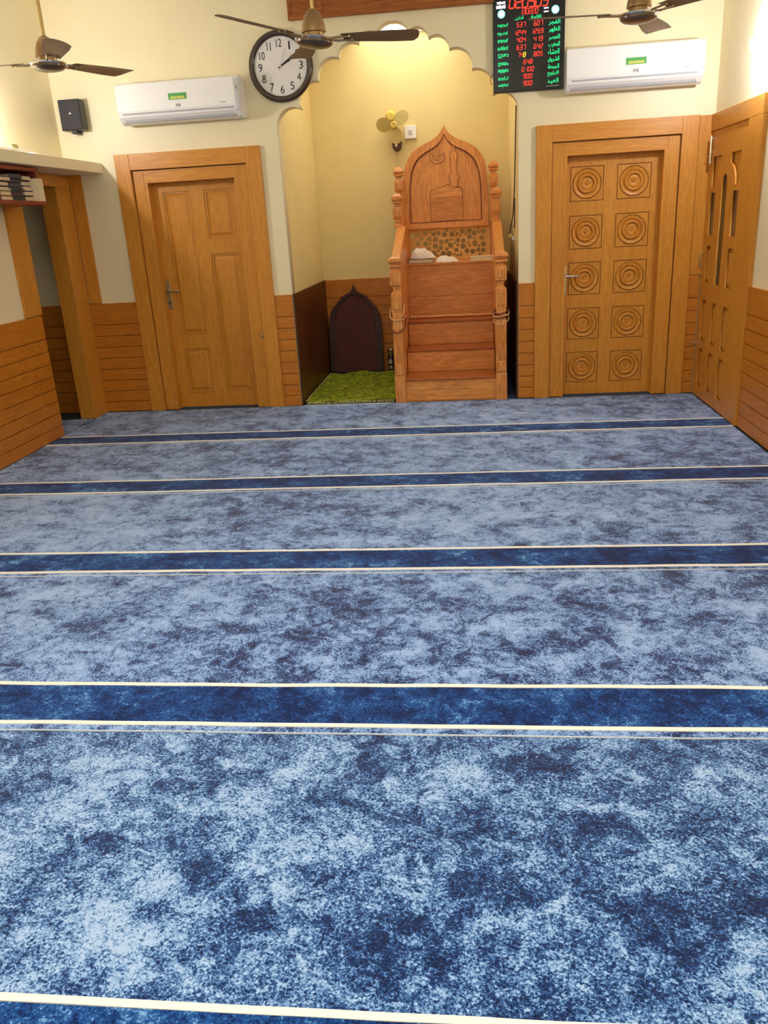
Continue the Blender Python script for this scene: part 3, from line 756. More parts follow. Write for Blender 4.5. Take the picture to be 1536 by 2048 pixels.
# ------------------------------------------------------------------ things in the niche
# maroon ogee board leaning on the niche back wall
bb = root('leaning_board', (-1.16, 8.34, 0.025), 'dark maroon pointed-arch board leaning at the back of the niche behind the green cloth', 'board')
og2 = [(0, 0), (.012, .035), (.030, .065), (.060, .090), (.098, .108), (.128, .112), (.128, .135), (.150, .158), (.190, .188), (.222, .228), (.246, .280), (.262, .34), (.272, .45)]
o2 = ogee(-1.158, .888, og2, .027)
i2 = ogee(-1.158, .795, [(0, 0), (.05, .010), (.10, .04), (.145, .085), (.18, .14), (.20, .20), (.21, .30)], .027)
def lean(u, v, w_): return Vector((u, 8.335 + (v - .02) * .095 + w_, v))
curve_plate('board_panel', [o2], .014, M['maroon'], lean, parent=bb)
curve_plate('board_rim', [o2, i2[::-1]], .022, M['maroon_rim'], lambda u, v, w_: lean(u, v, w_ - .006), parent=bb, bevel=.003)
curve_plate('board_bead', [ogee(-1.158, .825, [(0, 0), (.05, .010), (.11, .04), (.16, .085), (.20, .14), (.222, .20), (.232, .30)], .027), ogee(-1.158, .812, [(0, 0), (.05, .010), (.105, .04), (.155, .085), (.192, .14), (.213, .20), (.223, .30)], .027)[::-1]], .010, M['maroon'], lambda u, v, w_: lean(u, v, w_ - .022), parent=bb)
# dark flask beside it
fl = root('metal_flask', (-.80, 8.30, .03), 'small dark flask with silver bands standing beside the maroon board', 'flask')
def LZ(nm, prof, mat): bm = NB(); lathe(bm, prof, (-.80, 8.30, .03), 'z', 24); return mk(nm, bm, mat, fl, smooth=True)
LZ('flask_body', [(.030, 0), (.034, .004), (.034, .13), (.028, .15), (.026, .16)], M['flask_dark'])
LZ('flask_neck', [(.029, .160), (.032, .165), (.032, .195), (.026, .200)], M['steel'])
LZ('flask_cap', [(.030, .200), (.038, .206), (.038, .214), (.030, .220)], M['chrome'])
LZ('base_band', [(.0345, .012), (.0355, .014), (.0355, .045), (.0345, .047)], M['steel'])
bm = NB()
for k in range(3): box(bm, -.822 + k * .014, -.816 + k * .014, 8.262, 8.268, .10, .145)
mk('label_marks', bm, M['white_plastic'], fl)
# green cloth
bm = NB(); nx, ny = 70, 110; V = []
fl_ = lambda x, y: Vector((x, y, 0))
for j in range(ny + 1):
    row = []
    for i in range(nx + 1):
        u_, v_ = i / nx, j / ny
        x = -1.425 + u_ * .775 + .02 * noise.noise(Vector((v_ * 4, 1, 2))) ; y = 6.90 + v_ * 1.36 - .05 * (u_ > 1) + .018 * noise.noise(Vector((u_ * 5, 7, 2)))
        x = max(min(x, -.652), -1.440)
        z = .016 + .055 * abs(noise.noise(Vector((x * 3.2 + .5 * y, y * 5.6, 0)))) * min(1, v_ * 6) + .016 * noise.noise(Vector((x * 7, y * 12, 4))) + .004 * noise.noise(Vector((x * 30, y * 34, 4)))
        z = max(z, .004)
        row.append(bm.verts.new((x, y, z)))
    V.append(row)
for j in range(ny):
    for i in range(nx): bm.faces.new((V[j][i], V[j][i + 1], V[j + 1][i + 1], V[j + 1][i]))
ret = bmesh.ops.solidify(bm, geom=bm.faces[:], thickness=.003)
gm = tag(mk('green_mat', bm, M['green_cloth'], origin=(-1.04, 7.5, 0), smooth=True, angle=80), 'rumpled moss-green velvet mat spread on the niche floor left of the pulpit', 'mat')
bm = NB()
for i in range(90):
    x = -1.42 + .76 * i / 89 + random.uniform(-.003, .003); tube(bm, [(x, 6.905, .018), (x + random.uniform(-.004, .004), 6.885, .010), (x + random.uniform(-.006, .006), 6.868, .004)], .0022, 5)
tag(mk('fringe', bm, M['fringe'], gm), kind='stuff')
bm = NB(); tube(bm, [(-1.432 + .01 * noise.noise(Vector((k * .5, 0, 0))), 6.90 + 1.36 * k / 24, .026 + .008 * noise.noise(Vector((k * .7, 3, 0)))) for k in range(25)], .005, 8); mk('hem_cord', bm, M['fringe'], gm, smooth=True)

# wall fan in the niche
wf = root('wall_fan', (-.645, 8.44, 2.09), 'small pale yellow wall fan with three round blades on the niche wall', 'fan')
hy = 8.285
bm = NB(); lathe(bm, [(.050, .0), (.058, -.02), (.052, -.06), (.030, -.085)], (-.690, 8.38, 2.395), 'y', 24); mk('motor_housing', bm, M['fan_yellow'], wf, smooth=True)
for a, sc_ in ((38, 1.0), (176, 1.0), (278, 1.0)):
    a = radians(a); bm = NB(); cx_, cz_ = -.662 + .092 * cos(a), 2.318 + .092 * sin(a)
    rings = []
    for r_ in (0.0, .03, .05, .066):
        ring = []
        for i in range(24):
            t = 2 * pi * i / 24; du, dv = r_ * 1.12 * cos(t), r_ * .92 * sin(t)
            X_ = cx_ + du * cos(a) - dv * sin(a); Z_ = cz_ + du * sin(a) + dv * cos(a)
            ring.append(bm.verts.new((X_, hy + dv * .40, Z_)))
        rings.append(ring)
    for k in range(1, 4):
        for i in range(24): bm.faces.new((rings[k - 1][i], rings[k - 1][(i + 1) % 24], rings[k][(i + 1) % 24], rings[k][i])) if k > 1 else None
    bm.faces.new(rings[1]); 
    for v in rings[0]: bm.verts.remove(v)
    bmesh.ops.solidify(bm, geom=bm.faces[:], thickness=.003)
    mk('fan_blade', bm, M['fan_cream'], wf, smooth=True)
bm = NB(); lathe(bm, [(.030, .03), (.033, .0), (.028, -.018), (.020, -.022), (.018, -.014), (.002, -.012)], (-.662, hy, 2.318), 'y', 24); mk('hub_cap', bm, M['fan_yellow'], wf, smooth=True)
bm = NB(); tube(bm, [(-.662, hy + .02, 2.318), (-.662, 8.40, 2.318), (-.655, 8.41, 2.25), (-.650, 8.42, 2.17)], .014, 12); mk('fan_arm', bm, M['fan_yellow'], wf, smooth=True)
bm = NB(); box(bm, -.700, -.652, 8.36, 8.40, 2.35, 2.44); mk('switch_cover', bm, M['fan_yellow'], wf, bevel=.008)
for z in (2.405, 2.388):
    bm = NB(); lathe(bm, [(.005, 0), (.005, -.003)], (-.672, 8.36, z), 'y', 10); mk('switch_dot', bm, M['wire'], wf)
bm = NB(); prism(bm, [(-.698, 2.20), (-.610, 2.20), (-.602, 2.17), (-.615, 2.12), (-.645, 2.098), (-.672, 2.105), (-.690, 2.13)], 8.40, 8.458, 'xz'); mk('wall_base', bm, M['socket_brown'], wf, bevel=.008)
bm = NB(); lathe(bm, [(.013, 0), (.013, -.008), (.004, -.012)], (-.655, 8.40, 2.152), 'y', 16); mk('base_knob', bm, M['white_plastic'], wf, smooth=True)
sb_ = root('switch_box', (-.518, 8.45, 2.26), 'white square switch box on the niche wall right of the yellow fan', 'switch')
bx('box_plate', M['white_plastic'], -.574, -.462, 8.43, 8.459, 2.205, 2.317, parent=sb_, bevel=.004)
bx('rocker', M['grey_plastic'], -.535, -.505, 8.425, 8.431, 2.24, 2.28, parent=sb_, bevel=.002)
bm = NB(); tube(bm, [(-.66, 8.455, 2.10), (-.662, 8.455, 1.9), (-.655, 8.455, 1.6), (-.66, 8.455, 1.2), (-.66, 8.455, .96)], .0025, 6)
tag(mk('fan_cable', bm, M['cream_cover'], origin=(-.66, 8.455, 1.5)), 'thin cream cable running down the niche wall below the yellow fan', 'cable')
# hanging cable at the right side of the niche
bm = NB(); tube(bm, [(.398, 7.05, 2.27), (.398, 7.10, 2.10), (.397, 7.16, 1.90), (.395, 7.22, 1.66), (.390, 7.32, 1.48), (.372, 7.42, 1.34), (.352, 7.47, 1.295)], .0045, 8)
hc = root('hanging_cable', (.352, 7.47, 1.29), 'black cable hanging down the right side of the niche', 'cable')
mk('cable', bm, M['wire'], hc, smooth=True)
so = root('wall_socket', (.40, 7.35, 1.27), 'small yellowed plug and clip on the right niche wall by the black cable', 'socket')
bx('plug', M['fan_yellow'], .352, .384, 7.44, 7.475, 1.285, 1.315, parent=so, bevel=.004)
bx('clip', M['white_plastic'], .384, .4075, 7.42, 7.475, 1.265, 1.295, parent=so, bevel=.003)
bm = NB(); tube(bm, [(.401, 7.30, 1.60), (.401, 7.305, 1.50), (.401, 7.32, 1.36)], .005, 8)
tag(mk('cable_stub', bm, M['slot'], origin=(.401, 7.3, 1.5)), 'short dark cable end on the right niche wall beside the plug', 'cable')

# LED panel lighting the niche from its ceiling
nl = root('ceiling_panel_lamp', (NCX, 7.75, 3.115), 'glowing white ceiling panel seen through the top lobes of the scalloped arch', 'lamp')
bx('lamp_frame', M['white_plastic'], NCX - .50, NCX + .50, 7.12, 8.44, 3.100, 3.1148, parent=nl, bevel=.003)
bx('lit_diffuser', M['niche_panel'], NCX - .48, NCX + .48, 7.14, 8.42, 3.094, 3.100, parent=nl)

# carved wooden panel above the arch
cpn = root('carved_panel', (-.53, BW, 2.93), 'carved dark wood name board with end rosettes fixed above the scalloped arch', 'panel')
bx('panel_board', M['carved'], -1.303, .243, BW - .030, BW - .001, 2.93, 3.26, parent=cpn, bevel=.003)
bm = NB(); box(bm, -1.303, .243, BW - .040, BW - .030, 2.93, 2.962); box(bm, -1.303, .243, BW - .040, BW - .030, 3.228, 3.26)
for a in (-1.303, -1.06, -.03, .213): box(bm, a, a + .022, BW - .039, BW - .030, 2.962, 3.228)
mk('panel_frame', bm, M['carved'], cpn, bevel=.003)
for X in (-1.17, .11):
    bm = NB(); lathe(bm, [(.100, .0), (.098, -.008), (.088, -.008), (.082, -.002), (.066, -.002), (.060, -.010), (.048, -.010), (.042, -.002), (.026, -.002), (.020, -.012), (.002, -.014)], (X, BW - .030, 3.095), 'y', 32)
    mk('rosette', bm, M['carved'], cpn, smooth=True, angle=50)
    bm = NB(); lathe(bm, [(.007, 0), (.006, -.006), (.001, -.008)], (X - .112 if X < 0 else X + .112, BW - .030, 3.06), 'y', 12); mk('screw', bm, M['chrome'], cpn, smooth=True)
for k in range(9):
    x0 = -.98 + k * .105; bm = NB(); s_ = 1 if k % 2 else -1
    tube(bm, [(x0 + .012 * t + .035 * (1 - t / 12) * cos(t * .75), BW - .032, 3.06 + s_ * .034 * (1 - t / 13) * sin(t * .75)) for t in range(12)], .006, 6)
    mk('vine_carving', bm, M['carved'], cpn, smooth=True)

# ------------------------------------------------------------------ split air conditioners
def aircon(xc, label, side_mark):
    x0, x1, z0, z1 = xc - .485, xc + .485, 2.288, 2.572
    r_ = root('air_conditioner', (xc, BW, z0), label, 'air conditioner', 'split air conditioners on the back wall')
    prof_ = [(BW - .001, z0 + .012), (BW - .001, z1), (BW - .175, z1), (BW - .196, z1 - .012), (BW - .200, z0 + .085), (BW - .188, z0 + .050), (BW - .150, z0 + .012), (BW - .10, z0)]
    bm = NB(); prism(bm, prof_, x0, x1, 'yz'); body = mk('body', bm, M['white_plastic'], r_, bevel=.008)
    bm = NB(); prism(bm, [(BW - .2035, z0 + .088), (BW - .199, z0 + .088), (BW - .1955, z1 - .010), (BW - .1995, z1 - .012)], x0 + .002, x1 - .035 if side_mark else x1 - .002, 'yz')
    mk('front_panel', bm, M['white_plastic'], r_, bevel=.002)
    # louvre with a dark outline
    def lv(y, z): return (y, z)
    bm = NB(); prism(bm, [(BW - .1975, z0 + .078), (BW - .1525, z0 + .012), (BW - .148, z0 + .016), (BW - .193, z0 + .082)], x0 + .035, x1 - .045, 'yz')
    mk('louvre_gap', bm, M['slot'], r_)
    bm = NB(); prism(bm, [(BW - .2005, z0 + .0745), (BW - .1560, z0 + .0130), (BW - .150, z0 + .020), (BW - .1945, z0 + .080)], x0 + .039, x1 - .049, 'yz')
    mk('louvre', bm, M['grey_plastic'], r_, bevel=.001)
    yf = BW - .2045
    s_ = bx('energy_sticker', M['sticker'], xc - .065, xc + .075, yf - .001, yf + .003, z0 + .148, z0 + .192, parent=r_)
    bx('sticker_field', M['sticker_y'], xc - .050, xc + .060, yf - .0018, yf - .001, z0 + .152, z0 + .170, parent=s_)
    text_part('brand_lettering', 'IFB', .03, M['ink_grey'], (xc + .005, yf - .001, z0 + .108), r_, width=.036, depth=.001)
    text_part('small_lettering', 'inverter', .02, M['ink_grey'], (x1 - .13, yf - .001, z0 + .108), r_, width=.045, depth=.001)
    if side_mark:
        bx('end_cap', M['grey_plastic'], x1 - .034, x1 - .002, BW - .201, BW - .19, z0 + .05, z1 - .02, parent=r_, bevel=.004)
        bx('cap_mark', M['bronze'], x1 - .022, x1 - .014, BW - .2025, BW - .2005, z0 + .19, z0 + .215, parent=r_)
    return r_
aircon(-2.178, 'white split air conditioner on the wall above the panelled door, left of the clock', True)
aircon(1.222, 'white split air conditioner above the rosette door, right of the prayer time display', False)

# ------------------------------------------------------------------ wall clock
ck = root('wall_clock', (-1.392, BW, 2.632), 'round wall clock with a wide dark brown rim and black numerals', 'clock')
KC = (-1.392, BW - .002, 2.632)
bm = NB(); lathe(bm, [(.246, 0), (.250, -.012), (.244, -.036), (.228, -.046), (.212, -.040), (.203, -.028), (.203, 0)], KC, 'y', 72)
mk('clock_rim', bm, M['clock_rim'], ck, smooth=True, angle=60)
bm = NB(); lathe(bm, [(.204, 0), (.204, -.022)], KC, 'y', 64); fc = mk('clock_face', bm, M['clock_face'], ck)
for n in range(1, 13):
    a = radians(90 - 30 * n)
    text_part('numeral', str(n), .05, M['ink'], (KC[0] + .158 * cos(a), KC[1] - .0235, KC[2] + .158 * sin(a)), fc, height=.054, width=(.042 if n in (10, 12) else .030 if n == 11 else .012 if n == 1 else .030), depth=.001, fat=0.0)
for n in range(60):
    a = radians(6 * n); bm = NB(); r_ = .003 if n % 5 == 0 else .0012
    lathe(bm, [(r_, 0), (r_, -.001)], (KC[0] + .192 * cos(a), KC[1] - .0222, KC[2] + .192 * sin(a)), 'y', 8)
    mk('minute_dot', bm, M['ink'], fc)
def hand(nm, ang, L_, wd, mat, dy, tail=.02):
    a = radians(90 - ang); d = Vector((cos(a), sin(a))); n_ = Vector((-d.y, d.x)); c = Vector((KC[0], KC[2]))
    pts = [c - d * tail + n_ * wd, c - d * tail - n_ * wd, c + d * L_ * .62 - n_ * wd * 1.1, c + d * L_ * .66 - n_ * wd * 2, c + d * L_ * .80 - n_ * wd, c + d * L_, c + d * L_ * .80 + n_ * wd, c + d * L_ * .66 + n_ * wd * 2, c + d * L_ * .62 + n_ * wd * 1.1]
    bm = NB(); prism(bm, [tuple(p) for p in pts], KC[1] - dy - .0015, KC[1] - dy, 'xz'); mk(nm, bm, mat, ck)
hand('hour_hand', 62, .105, .0042, M['ink'], .026); hand('minute_hand', 56, .165, .003, M['ink'], .029)
hand('second_hand', 203, .035, .0008, M['ink_grey'], .032, .12)
bm = NB(); lathe(bm, [(.008, -.024), (.008, -.034), (.003, -.036)], KC, 'y', 20); mk('centre_pin', bm, M['chrome'], ck, smooth=True)

# ------------------------------------------------------------------ loudspeaker
ls = root('wall_speaker', (-3.085, BW, 2.26), 'black wall loudspeaker with a small emblem near the left corner', 'speaker')
bm = NB(); prism(bm, [(-3.165, 2.285), (-2.990, 2.285), (-2.990, 2.505), (-3.165, 2.505)], BW - .13, BW - .03, 'xz'); mk('cabinet', bm, M['black'], ls, bevel=.006)
bx('front_grille', M['grille'], -3.160, -2.995, BW - .136, BW - .129, 2.292, 2.500, parent=ls, bevel=.004)
bm = NB(); lathe(bm, [(.008, 0), (.008, -.003), (.003, -.004)], (-3.075, BW - .136, 2.405), 'y', 16); mk('emblem', bm, M['chrome'], ls)
bx('bracket', M['black'], -3.10, -3.06, BW - .10, BW - .001, 2.262, 2.30, parent=ls, bevel=.003)

# ------------------------------------------------------------------ LED prayer time display
dp = root('prayer_time_display', (.478, BW, 2.335), 'black LED prayer time board with red digits and green lettering above the rosette door', 'display')
YD = BW - .040
bx('display_case', M['board'], .218, .738, YD, BW - .001, 2.335, 3.02, parent=dp, bevel=.004)
bx('display_screen', M['board'], .226, .730, YD - .002, YD, 2.343, 3.012, parent=dp)
def D(cx_, cy2): return (.220 + (cx_ - 195) / 1090 * .517, 2.335 + ((1440 - 90 * (cx_ - 203) / 1077) - cy2) * .000424)
SEG = {'0': 'abcdef', '1': 'bc', '2': 'abged', '3': 'abgcd', '4': 'fgbc', '5': 'afgcd', '6': 'afgedc', '7': 'abc', '8': 'abcdefg', '9': 'abcdfg'}
def digits(s_, cx_, cz_, h_, pitch, mat, dots=()):
    bm = NB(); wd = h_ * .52; t = h_ * .058; n_ = len(s_); x0 = cx_ - pitch * (n_ - 1) / 2
    def q(x, z, ax, az, bx_, bz): # bar between two corners
        pass
    for i, ch in enumerate(s_):
        X = x0 + pitch * i
        def pt(u_, v_): return (X + u_ * wd / 2 + v_ * h_ * .5 * .16, cz_ + v_ * h_ / 2)
        ends = {'a': ((-1, 1), (1, 1)), 'b': ((1, 1), (1, 0)), 'c': ((1, 0), (1, -1)), 'd': ((-1, -1), (1, -1)), 'e': ((-1, 0), (-1, -1)), 'f': ((-1, 1), (-1, 0)), 'g': ((-1, 0), (1, 0))}
        for sg in SEG.get(ch, ''):
            (u0, v0), (u1, v1) = ends[sg]
            a = Vector(pt(u0, v0)); b_ = Vector(pt(u1, v1)); d = (b_ - a).normalized(); n2 = Vector((-d.y, d.x))
            a += d * t * 1.1; b_ -= d * t * 1.1
            prism(bm, [tuple(a + n2 * t), tuple(a - d * t * .8), tuple(a - n2 * t), tuple(b_ - n2 * t), tuple(b_ + d * t * .8), tuple(b_ + n2 * t)], YD - .0035, YD - .002, 'xz')
        if i in dots:
            p0 = pt(1.55, -1); prism(bm, circ(p0[0], p0[1], t * 1.1, 8), YD - .0035, YD - .002, 'xz')
    return mk('digit_row', bm, mat, dp)
x, z = D(735, 20); digits('020909', x, z, .072, .0475, M['red_led'], (1, 3))
x, z = D(738, 165); digits('130220', x, z, .033, .0225, M['red_led'])
for s_, a, b_ in (('537', 620, 370), ('1244', 602, 490), ('404', 622, 600), ('637', 622, 715), ('607', 882, 345), ('1259', 865, 465), ('419', 882, 580), ('642', 885, 695), ('805', 885, 810), ('648', 727, 935), ('0100', 725, 1050), ('900', 725, 1160), ('900', 725, 1270)):
    x, z = D(a, b_); digits(s_, x, z, .029, .0235, M['red_led'])
x, z = D(612, 830); digits('74', x, z, .029, .0235, M['red_led']); x, z = D(672, 826); digits('8', x, z, .029, .0235, M['yellow_led'])
AR = {'ا': (0xFE8D, 0xFE8E, 0, 0), 'ب': (0xFE8F, 0xFE90, 0xFE91, 0xFE92), 'ت': (0xFE95, 0xFE96, 0xFE97, 0xFE98), 'ج': (0xFE9D, 0xFE9E, 0xFE9F, 0xFEA0), 'ح': (0xFEA1, 0xFEA2, 0xFEA3, 0xFEA4),
      'د': (0xFEA9, 0xFEAA, 0, 0), 'ر': (0xFEAD, 0xFEAE, 0, 0), 'ش': (0xFEB5, 0xFEB6, 0xFEB7, 0xFEB8), 'ص': (0xFEB9, 0xFEBA, 0xFEBB, 0xFEBC), 'ظ': (0xFEC5, 0xFEC6, 0xFEC7, 0xFEC8),
      'ع': (0xFEC9, 0xFECA, 0xFECB, 0xFECC), 'غ': (0xFECD, 0xFECE, 0xFECF, 0xFED0), 'ف': (0xFED1, 0xFED2, 0xFED3, 0xFED4), 'ق': (0xFED5, 0xFED6, 0xFED7, 0xFED8), 'ل': (0xFEDD, 0xFEDE, 0xFEDF, 0xFEE0),
      'م': (0xFEE1, 0xFEE2, 0xFEE3, 0xFEE4), 'ه': (0xFEE9, 0xFEEA, 0xFEEB, 0xFEEC), 'و': (0xFEED, 0xFEEE, 0, 0), 'ي': (0xFEF1, 0xFEF2, 0xFEF3, 0xFEF4), 'ة': (0xFE93, 0xFE94, 0, 0), 'ء': (0xFE80, 0, 0, 0),
      'ن': (0xFEE5, 0xFEE6, 0xFEE7, 0xFEE8), 'ذ': (0xFEAB, 0xFEAC, 0, 0), 'أ': (0xFE83, 0xFE84, 0, 0), 'إ': (0xFE87, 0xFE88, 0, 0)}
def arabic(wd):
    out = []
    for i, ch in enumerate(wd):
        pj = i > 0 and AR[wd[i - 1]][2] != 0 and AR[ch][1] != 0
        nj = i < len(wd) - 1 and AR[ch][2] != 0 and AR[wd[i + 1]][1] != 0
        f_ = AR[ch]; out.append(chr(f_[3] if pj and nj else f_[1] if pj else f_[2] if nj else f_[0]))
    return ''.join(out[::-1])
for wd, a, b_ in (('الفجر', 1125, 330), ('الظهر', 1125, 438), ('العصر', 1125, 560), ('المغرب', 1125, 668), ('العشاء', 1120, 775), ('الشروق', 1120, 895), ('الجمعة', 1120, 1010), ('التراويح', 1115, 1115), ('العيد', 1115, 1232)):
    x, z = D(a, b_); text_part('arabic_word', arabic(wd), .04, M['green_led'], (x, YD - .0028, z), dp, width=.082, height=.038, depth=.0014)
for wd, a, b_ in (('സുബഹ്', 340, 385), ('ളുഹർ', 340, 510), ('അസർ', 340, 615), ('മഗ്രിബ്', 340, 730), ('ഇശാ', 345, 850), ('ഉദയം', 345, 980), ('ജുമുഅ', 345, 1090), ('തറാവീഹ്', 345, 1200), ('പെരുന്നാൾ', 345, 1310)):
    x, z = D(a, b_); text_part('malayalam_word', wd, .03, M['green_led'], (x, YD - .0028, z), dp, width=.076, height=.026, depth=.0014)
for wd, a, b_, ww in (('أذان', 590, 270, .062), ('إقامة', 850, 252, .076)):
    x, z = D(a, b_); text_part('arabic_word', arabic(wd), .03, M['green_led'], (x, YD - .0028, z), dp, width=ww, height=.028, depth=.0014)
for a, b_ in ((318, 215), (1137, 140)):
    x, z = D(a, b_); bm = NB(); prism(bm, circ(x, z, .027, 28), YD - .0032, YD - .002, 'xz'); e_ = mk('lit_emblem', bm, M['cyan_led'], dp)
    bm = NB(); prism(bm, circ(x, z, .018, 24), YD - .0040, YD - .0032, 'xz'); mk('emblem_centre', bm, M['white_led'], e_)
for a, b_, ww, hh in ((318, 45, .062, .016), (315, 105, .070, .022), (1000, 118, .034, .009), (1000, 170, .034, .009)):
    x, z = D(a, b_); bm = NB()
    n_ = 4
    for k in range(n_): box(bm, x - ww / 2 + k * ww / n_, x - ww / 2 + (k + .82) * ww / n_, YD - .003, YD - .002, z - hh / 2, z + hh / 2 * (1 if k % 2 else .7))
    mk('lit_caption', bm, M['white_led'], dp)
x, z = D(1110, 1308); bm = NB()
for k in range(14): box(bm, x - .045 + k * .0066, x - .045 + k * .0066 + .0045, YD - .003, YD - .002, z - .002, z + .002)
mk('fine_print', bm, M['white_plastic'], dp)
# loop of wire peeping out left of the display
bm = NB(); tube(bm, [(.235, BW - .012, 2.405), (.205, BW - .012, 2.400), (.196, BW - .012, 2.425), (.200, BW - .012, 2.450), (.215, BW - .012, 2.465), (.235, BW - .012, 2.47)], .0025, 6)
tag(mk('display_wire', bm, M['wire'], origin=(.2, BW - .012, 2.4)), 'thin dark wire loop sticking out left of the LED board', 'wire')

# ------------------------------------------------------------------ ceiling fans
def tilted(bm, X, Y, tilt):
    for v in bm.verts: v.co.z += tilt[0] * (v.co.x - X) + tilt[1] * (v.co.y - Y)
    return bm
def make_fan(X, Y, Z, th, label, tilt=(0, 0)):
    r_ = root('ceiling_fan', (X, Y, Z), label, 'ceiling fan', 'brown ceiling fans hanging in a row')
    bm = NB(); tube(bm, [(X, Y, Z + .13), (X, Y, CEIL - .03)], .0105, 14); mk('down_rod', bm, M['brass'], r_, smooth=True)
    bm = NB(); lathe(bm, [(.014, CEIL - Z - .11), (.045, CEIL - Z - .05), (.060, CEIL - Z - .001)], (X, Y, Z), 'z', 28); mk('ceiling_cup', bm, M['bronze'], r_, smooth=True)
    bm = NB(); lathe(bm, [(.056, .030), (.068, .034), (.068, .040), (.062, .075), (.050, .110), (.030, .138), (.012, .148)], (X, Y, Z), 'z', 36); mk('bell_cover', bm, M['bronze'], r_, smooth=True)
    bm = NB(); lathe(bm, [(.052, .006), (.054, .030)], (X, Y, Z), 'z', 32); mk('motor_neck', bm, M['bronze'], r_, smooth=True)
    bm = NB(); lathe(bm, [(.085, .010), (.104, .004), (.109, -.004), (.106, -.010), (.098, -.012)], (X, Y, Z), 'z', 48); mk('chrome_ring', tilted(bm, X, Y, tilt), M['chrome'], r_, smooth=True)
    bm = NB(); lathe(bm, [(.102, -.010), (.100, -.022), (.084, -.034), (.050, -.042), (.004, -.044)], (X, Y, Z), 'z', 48); mk('motor_bowl', tilted(bm, X, Y, tilt), M['fan_dark'], r_, smooth=True)
    for k in range(3):
        a = th + k * 2 * pi / 3; d = Vector((cos(a), sin(a), 0)); n_ = Vector((-d.y, d.x, 0)); c = Vector((X, Y, Z + .004))
        tw = -math.tan(radians(9.5))
        nr, nw = 12, 6; G = []
        for i in range(nr + 1):
            t = i / nr; r0 = .165 + (.605 - .165) * t; hw = .050 + .022 * min(1, t * 1.6)
            row = []
            for j in range(nw + 1):
                u_ = -1 + 2 * j / nw
                rr = r0 + (t ** 6) * (.022 * (-u_) - .03 * abs(u_) ** 4)
                cam_ = .007 * (1 - u_ * u_)
                p = c + d * rr + n_ * (u_ * hw) + Vector((0, 0, u_ * hw * tw + cam_))
                row.append(p)
            for q in row: q.z += tilt[0] * (q.x - X) + tilt[1] * (q.y - Y)
            G.append(row)
        bm = NB(); T = [[bm.verts.new(p) for p in row] for row in G]
        for i in range(nr):
            for j in range(nw): bm.faces.new((T[i][j], T[i + 1][j], T[i + 1][j + 1], T[i][j + 1]))
        bmesh.ops.solidify(bm, geom=bm.faces[:], thickness=.0025)
        bl = mk('blade', bm, M['fan_brown'], r_, smooth=True)
        bm = NB()
        for s_ in (-1, 1): tube(bm, [c + d * .085 + n_ * .012 * s_ + Vector((0, 0, -.004)), c + d * .13 + n_ * .02 * s_ + Vector((0, 0, -.006 + .02 * s_ * tw)), c + d * .225 + n_ * .026 * s_ + Vector((0, 0, .026 * s_ * tw - .002))], .0065, 8)
        box_pts = [c + d * .16 + n_ * .03, c + d * .235 + n_ * .026, c + d * .235 - n_ * .026, c + d * .16 - n_ * .03]
        for s_ in (-1, 1):
            q_ = c + d * .215 + n_ * .024 * s_ + Vector((0, 0, .024 * s_ * tw))
            lathe(bm, [(.003, -.012), (.008, -.009), (.008, .004)], q_, 'z', 12)
        mk('blade_bracket', tilted(bm, X, Y, tilt), M['steel'], bl, smooth=True)
    return r_
make_fan(-.831, 5.093, 2.456, 4.0, 'brown ceiling fan hanging in the middle, in front of the round clock', (-.082, -.028))
make_fan(-2.5105, 5.318, 2.488, 7.3656, 'brown ceiling fan hanging above the left air conditioner near the speaker')
make_fan(.9754, 5.292, 2.4836, 3.2673, 'brown ceiling fan whose blade crosses the LED prayer time board')

# ------------------------------------------------------------------ wall bulbs by the back wall; fill tubes added out of view nearer the viewer
def fill_tube(x, side, y0, y1, z, label):
    r_ = root('fill_tube', (x, (y0 + y1) / 2, z), label, 'lamp')
    bx('lamp_base', M['white_plastic'], min(x, x + side * .035), max(x, x + side * .035), y0 - .02, y1 + .02, z - .022, z + .022, parent=r_, bevel=.003)
    bm = NB(); tube(bm, [(x + side * .052, y0, z), (x + side * .052, y1, z)], .015, 12); mk('fill_tube_glow', bm, M['tube'], r_, smooth=True)
def bulb_lamp(x, side, y, z, label):
    r_ = root('wall_bulb', (x, y, z), label, 'lamp')
    bm = NB(); lathe(bm, [(.032, 0), (.034, side * .012), (.022, side * .026), (.018, side * .055)], (x, y, z), 'x', 24); mk('bulb_holder', bm, M['white_plastic'], r_, smooth=True)
    bm = NB(); lathe(bm, [(.014, side * .050), (.022, side * .062), (.034, side * .082), (.037, side * .100), (.031, side * .118), (.016, side * .130), (.002, side * .133)], (x, y, z), 'x', 24); mk('lit_bulb', bm, M['bulb'], r_, smooth=True)
bulb_lamp(LX, 1, 5.55, 2.345, 'lit bulb on the left wall just above the loft slab')
bulb_lamp(RX, -1, 5.76, 2.365, 'lit bulb on the right wall above the side door frame')
fill_tube(LX, 1, 0.4, 1.6, 2.50, 'unseen fill tube added on the left wall near the viewer')
fill_tube(RX, -1, 0.4, 1.6, 2.40, 'unseen fill tube added on the right wall near the viewer')

